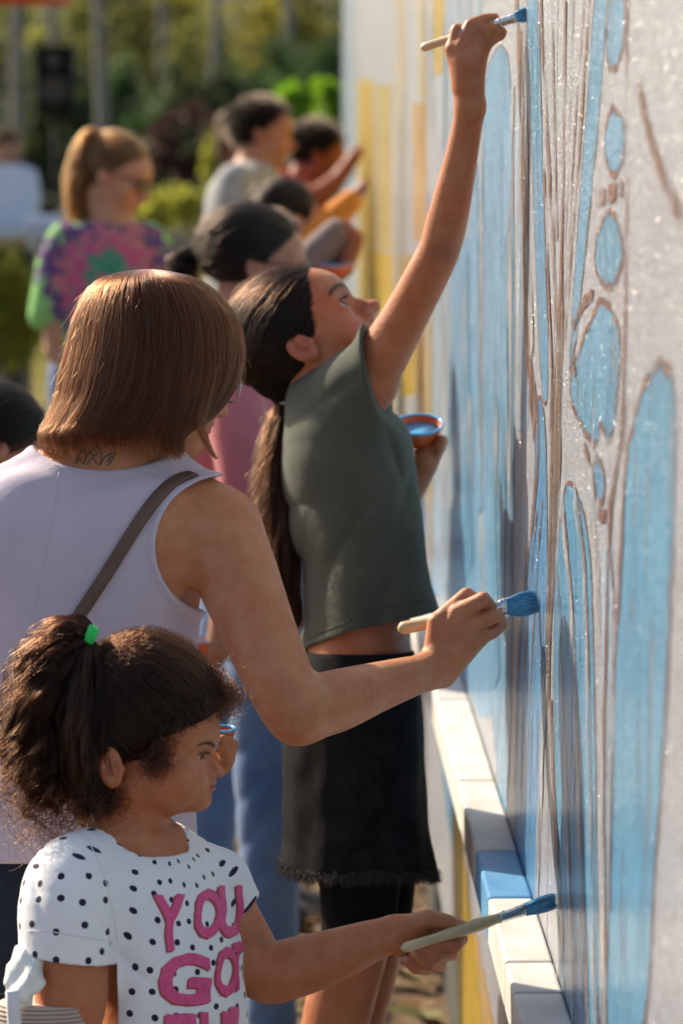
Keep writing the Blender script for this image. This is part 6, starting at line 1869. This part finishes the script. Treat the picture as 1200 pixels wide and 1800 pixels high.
def spectacles(H, d0, label, frame, lens, parent_thing=True):
    g = thing("spectacles", label, "glasses", to_world(np.array([H.p(0.42, 0, -0.02)]), d0)[0])
    for s in (1, -1):
        cc = H.p(0.43, s * 0.15, -0.015)
        ring = [cc + H.S * (H.l * 0.105 * math.cos(a) + H.u * 0.08 * math.sin(a) - H.f * 0.03 * abs(math.cos(a))) for a in np.linspace(0, 2 * math.pi, 24, endpoint=False)]
        tube("rim", to_world(np.array(ring + ring[:1]), d0), 0.0022, frame, g, 6)
        W = to_world(np.array(ring), d0); bk = to_world(np.array([p - H.f * 2.0 for p in ring]), d0); n = len(ring)
        mesh_obj("lens", np.vstack([W, bk]), [tuple(range(n)), tuple(range(2 * n - 1, n - 1, -1))] + [(i, n + i, n + (i + 1) % n, (i + 1) % n) for i in range(n)], lens, g, False)
        tube("temple", to_world(np.array([H.p(0.40, s * 0.26, 0.0), H.p(0.2, s * 0.335, 0.01), H.p(-0.06, s * 0.345, 0.0)]), d0), 0.0022, frame, g, 6)
    return g

# ---- pink shirt and blue jeans
_, Hp = far_person("person in dusty pink top, blue jeans and dark bun, behind the woman in lilac", 5.2,
    ((452, 466, 0), (0.97, 0.10, 0.22), (0.12, -0.99, 0), 200), (0.40, 0.19, 0.115),
    [(418, 560, 0, 70, 52), (414, 600, 0, 140, 78), (406, 660, 0, 168, 98), (404, 740, 0, 160, 104), (414, 820, 0, 146, 100), (432, 895, 0, 142, 98)], (0.12, 0, 1), 'pink_knit',
    sleeves=[[(410, 620, -120, 60), (412, 720, -165, 56), (430, 830, -190, 50), (420, 960, -200, 40)], [(420, 625, 120, 60), (440, 740, 160, 52), (470, 830, 160, 46)]],
    arms=[[(420, 940, -200, 32), (400, 1060, -205, 28), (385, 1140, -200, 24)], [(470, 830, 160, 34), (540, 820, 150, 28)], [(385, 1140, -200, 20), (375, 1165, -190, 14), (362, 1150, -180, 10)]],
    hips=[(436, 885, 0, 144, 100), (446, 960, 0, 152, 108), (448, 1030, 0, 150, 104)],
    legs=[[(456, 1000, -70, 84), (464, 1200, -72, 68), (470, 1400, -70, 58), (474, 1600, -68, 52), (476, 1850, -66, 46)], [(430, 1000, 70, 80), (396, 1220, 90, 62), (370, 1420, 100, 52), (352, 1650, 105, 46), (345, 1850, 105, 40)]],
    pants='denim_blue', shoes=[(490, 1900, -66, 0.1), (360, 1900, 105, 0.1)], hair='black', tie=(345, 462, 0), strands=3600,
    tail=[(346, 462, 0, 12), (326, 455, 0, 22), (318, 470, 0, 24), (330, 486, 0, 18), (345, 478, 0, 8)])
spectacles(Hp, 5.2, "dark framed glasses on the person in pink", M['glass_frame'], M['lens'])
bowl("orange paint bowl peeking out right of the lilac tank top hem", 362, 1128, -195, 5.2, 22, 30)

# ---- tie-dyed shirt
_, Ht = far_person("woman in tie dyed shirt with blonde ponytail and sunglasses, looking down", 7.5,
    ((206, 312, 0), (0.86, 0.30, -0.15), (0.28, -0.96, 0), 142), (0.46, 0.25, 0.15),
    [(196, 392, 0, 50, 36), (192, 412, 0, 92, 48), (190, 460, 0, 98, 58), (188, 530, 0, 96, 60), (186, 620, 0, 100, 64)], (0.92, 0, 0.3), 'tiedye',
    sleeves=[[(118, 424, -25, 36), (96, 480, -35, 36), (86, 552, -40, 36)], [(262, 424, 20, 34), (282, 470, 10, 34), (286, 530, 0, 32)]],
    arms=[[(90, 540, -40, 20), (96, 620, -60, 17), (150, 660, -90, 14), (185, 665, -95, 12)], [(284, 520, 0, 20), (290, 600, -40, 17), (260, 650, -80, 13)]],
    hips=[(186, 610, 0, 98, 64), (186, 680, 0, 104, 70), (186, 740, 0, 100, 66)],
    legs=[[(150, 720, -10, 52), (148, 1000, -10, 40), (146, 1320, -10, 30)], [(225, 720, 20, 52), (225, 1000, 20, 40), (226, 1320, 20, 30)]], pants='denim_blue', shoes=[(150, 1360, -10, -0.5), (230, 1360, 20, -0.5)],
    hair='blonde', tie=(176, 236, -5), tail=[(176, 236, -5, 10), (158, 246, -8, 18), (142, 290, -8, 22), (136, 340, -5, 22), (140, 380, -3, 18), (150, 400, 0, 8)], strands=2600,
    pat=lambda V: (V - np.array([196, 488, 0])) * np.array([1, 1, 0.2]))
spectacles(Ht, 7.5, "sunglasses on the woman in the tie dyed shirt", M['glass_frame'], M['dark_lens'])

# ---- the man in grey, and a fair head behind him
far_person("long haired blonde person almost hidden behind the man in grey", 10.0, ((440, 252, 0), (0.95, 0.1, 0.2), (0.1, -1, 0), 104), (0.5, 0.28, 0.18),
    [(428, 312, 0, 40, 30), (430, 335, 0, 70, 44), (432, 400, 0, 72, 46), (434, 520, 0, 70, 46)], (0.3, 0, 0.95), 'white_cloth',
    hips=[(434, 500, 0, 70, 46), (434, 600, 0, 72, 48)], legs=[[(440, 590, -30, 36), (440, 1040, -30, 24)], [(440, 590, 30, 36), (440, 1040, 30, 24)]], pants='denim_blue', shoes=[(445, 1050, -30, 0), (445, 1050, 30, 0)],
    hair='blonde', strands=900, long_hair=[[(404, 220, 0, 28), (398, 265, 0, 20), (402, 300, 0, 12)]])
far_person("man in heather grey shirt with short dark hair facing the wall", 8.9, ((462, 236, 0), (0.985, 0.05, 0.10), (0.05, -1, 0), 124), (0.43, 0.205, 0.125),
    [(446, 290, 0, 40, 34), (440, 312, 0, 84, 46), (432, 350, 0, 104, 56), (430, 430, 0, 98, 58), (432, 560, 0, 92, 56)], (0.35, 0, 0.93), 'grey_tee',
    sleeves=[[(415, 322, -80, 36), (410, 390, -95, 32)], [(450, 330, 80, 32), (455, 400, 80, 28)]], arms=[[(410, 385, -95, 22), (450, 450, -110, 18), (520, 440, -100, 14)], [(455, 395, 80, 20), (500, 450, 70, 15)]],
    hips=[(432, 550, 0, 92, 56), (434, 660, 0, 90, 56)], legs=[[(440, 650, -42, 46), (442, 1120, -42, 32)], [(440, 650, 42, 46), (442, 1120, 42, 32)]], pants='denim_navy', shoes=[(450, 1160, -42, 0), (450, 1160, 42, 0)],
    hair='black', short=True, strands=2200)
far_person("man with cropped dark hair and red collar reaching up at the wall's end", 9.3, ((556, 274, 0), (0.90, 0.22, 0.30), (0.2, -0.97, 0), 118), (0.36, 0.125, 0.075),
    [(528, 330, 0, 40, 34), (520, 350, 0, 86, 48), (512, 420, 0, 92, 54), (512, 560, 0, 88, 52)], (0.35, 0, 0.93), 'red_cloth',
    sleeves=[[(500, 312, -50, 15), (508, 330, -50, 20), (520, 345, -50, 24)], [(500, 360, -80, 34), (530, 352, -95, 28)]],
    arms=[[(525, 352, -95, 22), (560, 342, -100, 19), (592, 318, -95, 16), (622, 276, -85, 12)], [(622, 276, -85, 11), (632, 262, -82, 8)]],
    hips=[(512, 550, 0, 88, 52), (512, 640, 0, 86, 52)], legs=[[(512, 630, -38, 42), (512, 1080, -38, 30)], [(512, 630, 38, 42), (512, 1080, 38, 30)]], pants='denim_navy', shoes=[(520, 1110, -38, 0), (520, 1110, 38, 0)],
    hair='black', short=True, strands=1800)
far_person("person in orange long sleeves with dark hair bun reaching to the yellow paint", 7.2, ((508, 384, 0), (0.80, -0.05, 0.60), (0.05, -1, 0), 128), (0.44, 0.21, 0.13),
    [(506, 448, 0, 46, 36), (505, 470, 0, 92, 50), (503, 540, 0, 92, 56), (503, 660, 0, 88, 56)], (0.5, 0, 0.86), 'orange_cloth',
    sleeves=[[(540, 478, -20, 38), (556, 425, -40, 34), (592, 380, -50, 27), (618, 352, -55, 20)], [(480, 480, 40, 36), (470, 560, 50, 30)]],
    arms=[[(618, 352, -55, 14), (632, 336, -58, 12), (640, 322, -60, 8)], [(470, 550, 50, 20), (500, 620, 30, 16)]],
    hips=[(503, 650, 0, 88, 56), (503, 740, 0, 92, 58)], legs=[[(503, 730, -40, 46), (503, 1350, -40, 30)], [(503, 730, 40, 46), (503, 1350, 40, 30)]], pants='denim_navy', shoes=[(510, 1410, -40, 0), (510, 1410, 40, 0)],
    hair='black', tie=(475, 350, 0), tail=[(475, 350, 0, 10), (462, 342, 0, 18), (458, 356, 0, 18), (470, 364, 0, 10)], line=([-0.7, -0.3, 0.0, 0.3, 0.5], [-0.1, 0.05, 0.2, 0.35, 0.45]))
far_person("person in grey sleeve holding a red rimmed bowl, half hidden behind the pink top", 6.3, ((478, 440, 0), (0.97, 0.15, 0.2), (0.1, -1, 0), 128), (0.30, 0.105, 0.06),
    [(470, 520, 0, 46, 36), (470, 545, 0, 92, 50), (470, 620, 0, 96, 56), (470, 740, 0, 92, 56)], (0.4, 0, 0.9), 'mauve_tee',
    sleeves=[[(505, 560, -60, 38), (540, 470, -80, 34), (590, 412, -85, 28)]],
    arms=[[(560, 450, -82, 20), (600, 405, -86, 20), (622, 420, -88, 18), (606, 474, -90, 15), (592, 486, -92, 13)], [(592, 486, -92, 12), (580, 480, -95, 9), (570, 468, -98, 7)]],
    hips=[(470, 730, 0, 92, 56), (470, 820, 0, 92, 56)], legs=[[(470, 810, -42, 48), (470, 1500, -42, 32)], [(470, 810, 42, 48), (470, 1500, 42, 32)]], pants='denim_navy', shoes=[(478, 1590, -42, 0), (478, 1590, 42, 0)],
    hair='black', short=True, strands=900)
bowl("small red orange bowl held beyond the girl in olive's forehead", 590, 462, -98, 6.3, 30, 20, tilt=(0, -0.25))

# ---- left edge: a dark head beyond the woman's shoulder
far_person("person with black hair cut by the left edge, behind the lilac shoulder", 4.5, ((6, 778, 0), (0.86, 0.30, 0.30), (0.30, -0.95, 0), 190), (0.46, 0.23, 0.14),
    [(-20, 880, 0, 60, 46), (-28, 910, 0, 140, 70), (-30, 1000, 0, 150, 80), (-30, 1200, 0, 140, 80)], (0.5, 0, 0.86), 'denim_navy',
    hips=[(-30, 1190, 0, 140, 80), (-30, 1320, 0, 150, 90)], legs=[[(-30, 1300, -60, 78), (-30, 2080, -60, 46)], [(-30, 1300, 60, 78), (-30, 2080, 60, 46)]], pants='denim_navy', shoes=[(-20, 2180, -60, 0), (-20, 2180, 60, 0)],
    hair='black', strands=2200, long_hair=[[(-40, 760, 0, 60), (-40, 860, 0, 50), (-30, 920, 0, 30)]])
# ---- person in white by the table
_, Hw = far_person("person in loose white shirt by the table at the far left", 14.6, ((14, 262, 0), (0.5, 0.5, -0.7), (0.2, -0.95, -0.2), 62), (0.45, 0.25, 0.16),
    [(18, 292, 0, 22, 18), (20, 304, 0, 38, 22), (24, 350, 0, 40, 26), (26, 440, 0, 40, 28)], (0.95, 0, 0.3), 'white_cloth',
    sleeves=[[(-14, 312, -5, 17), (-22, 370, -12, 16), (-10, 415, -25, 13)], [(50, 312, 5, 16), (56, 365, -5, 16), (46, 410, -22, 13)]], arms=[[(-10, 412, -25, 8), (8, 430, -35, 7)], [(46, 408, -22, 8), (34, 430, -34, 7)]],
    hips=[(26, 430, 0, 38, 27), (26, 480, 0, 40, 28)], legs=[[(10, 470, 0, 20), (10, 735, 0, 13)], [(42, 470, 0, 20), (42, 735, 0, 13)]], pants='denim_navy', shoes=[(10, 755, 0, -1), (42, 755, 0, -1)], hair='blonde', short=True, strands=500, vox=2.2)
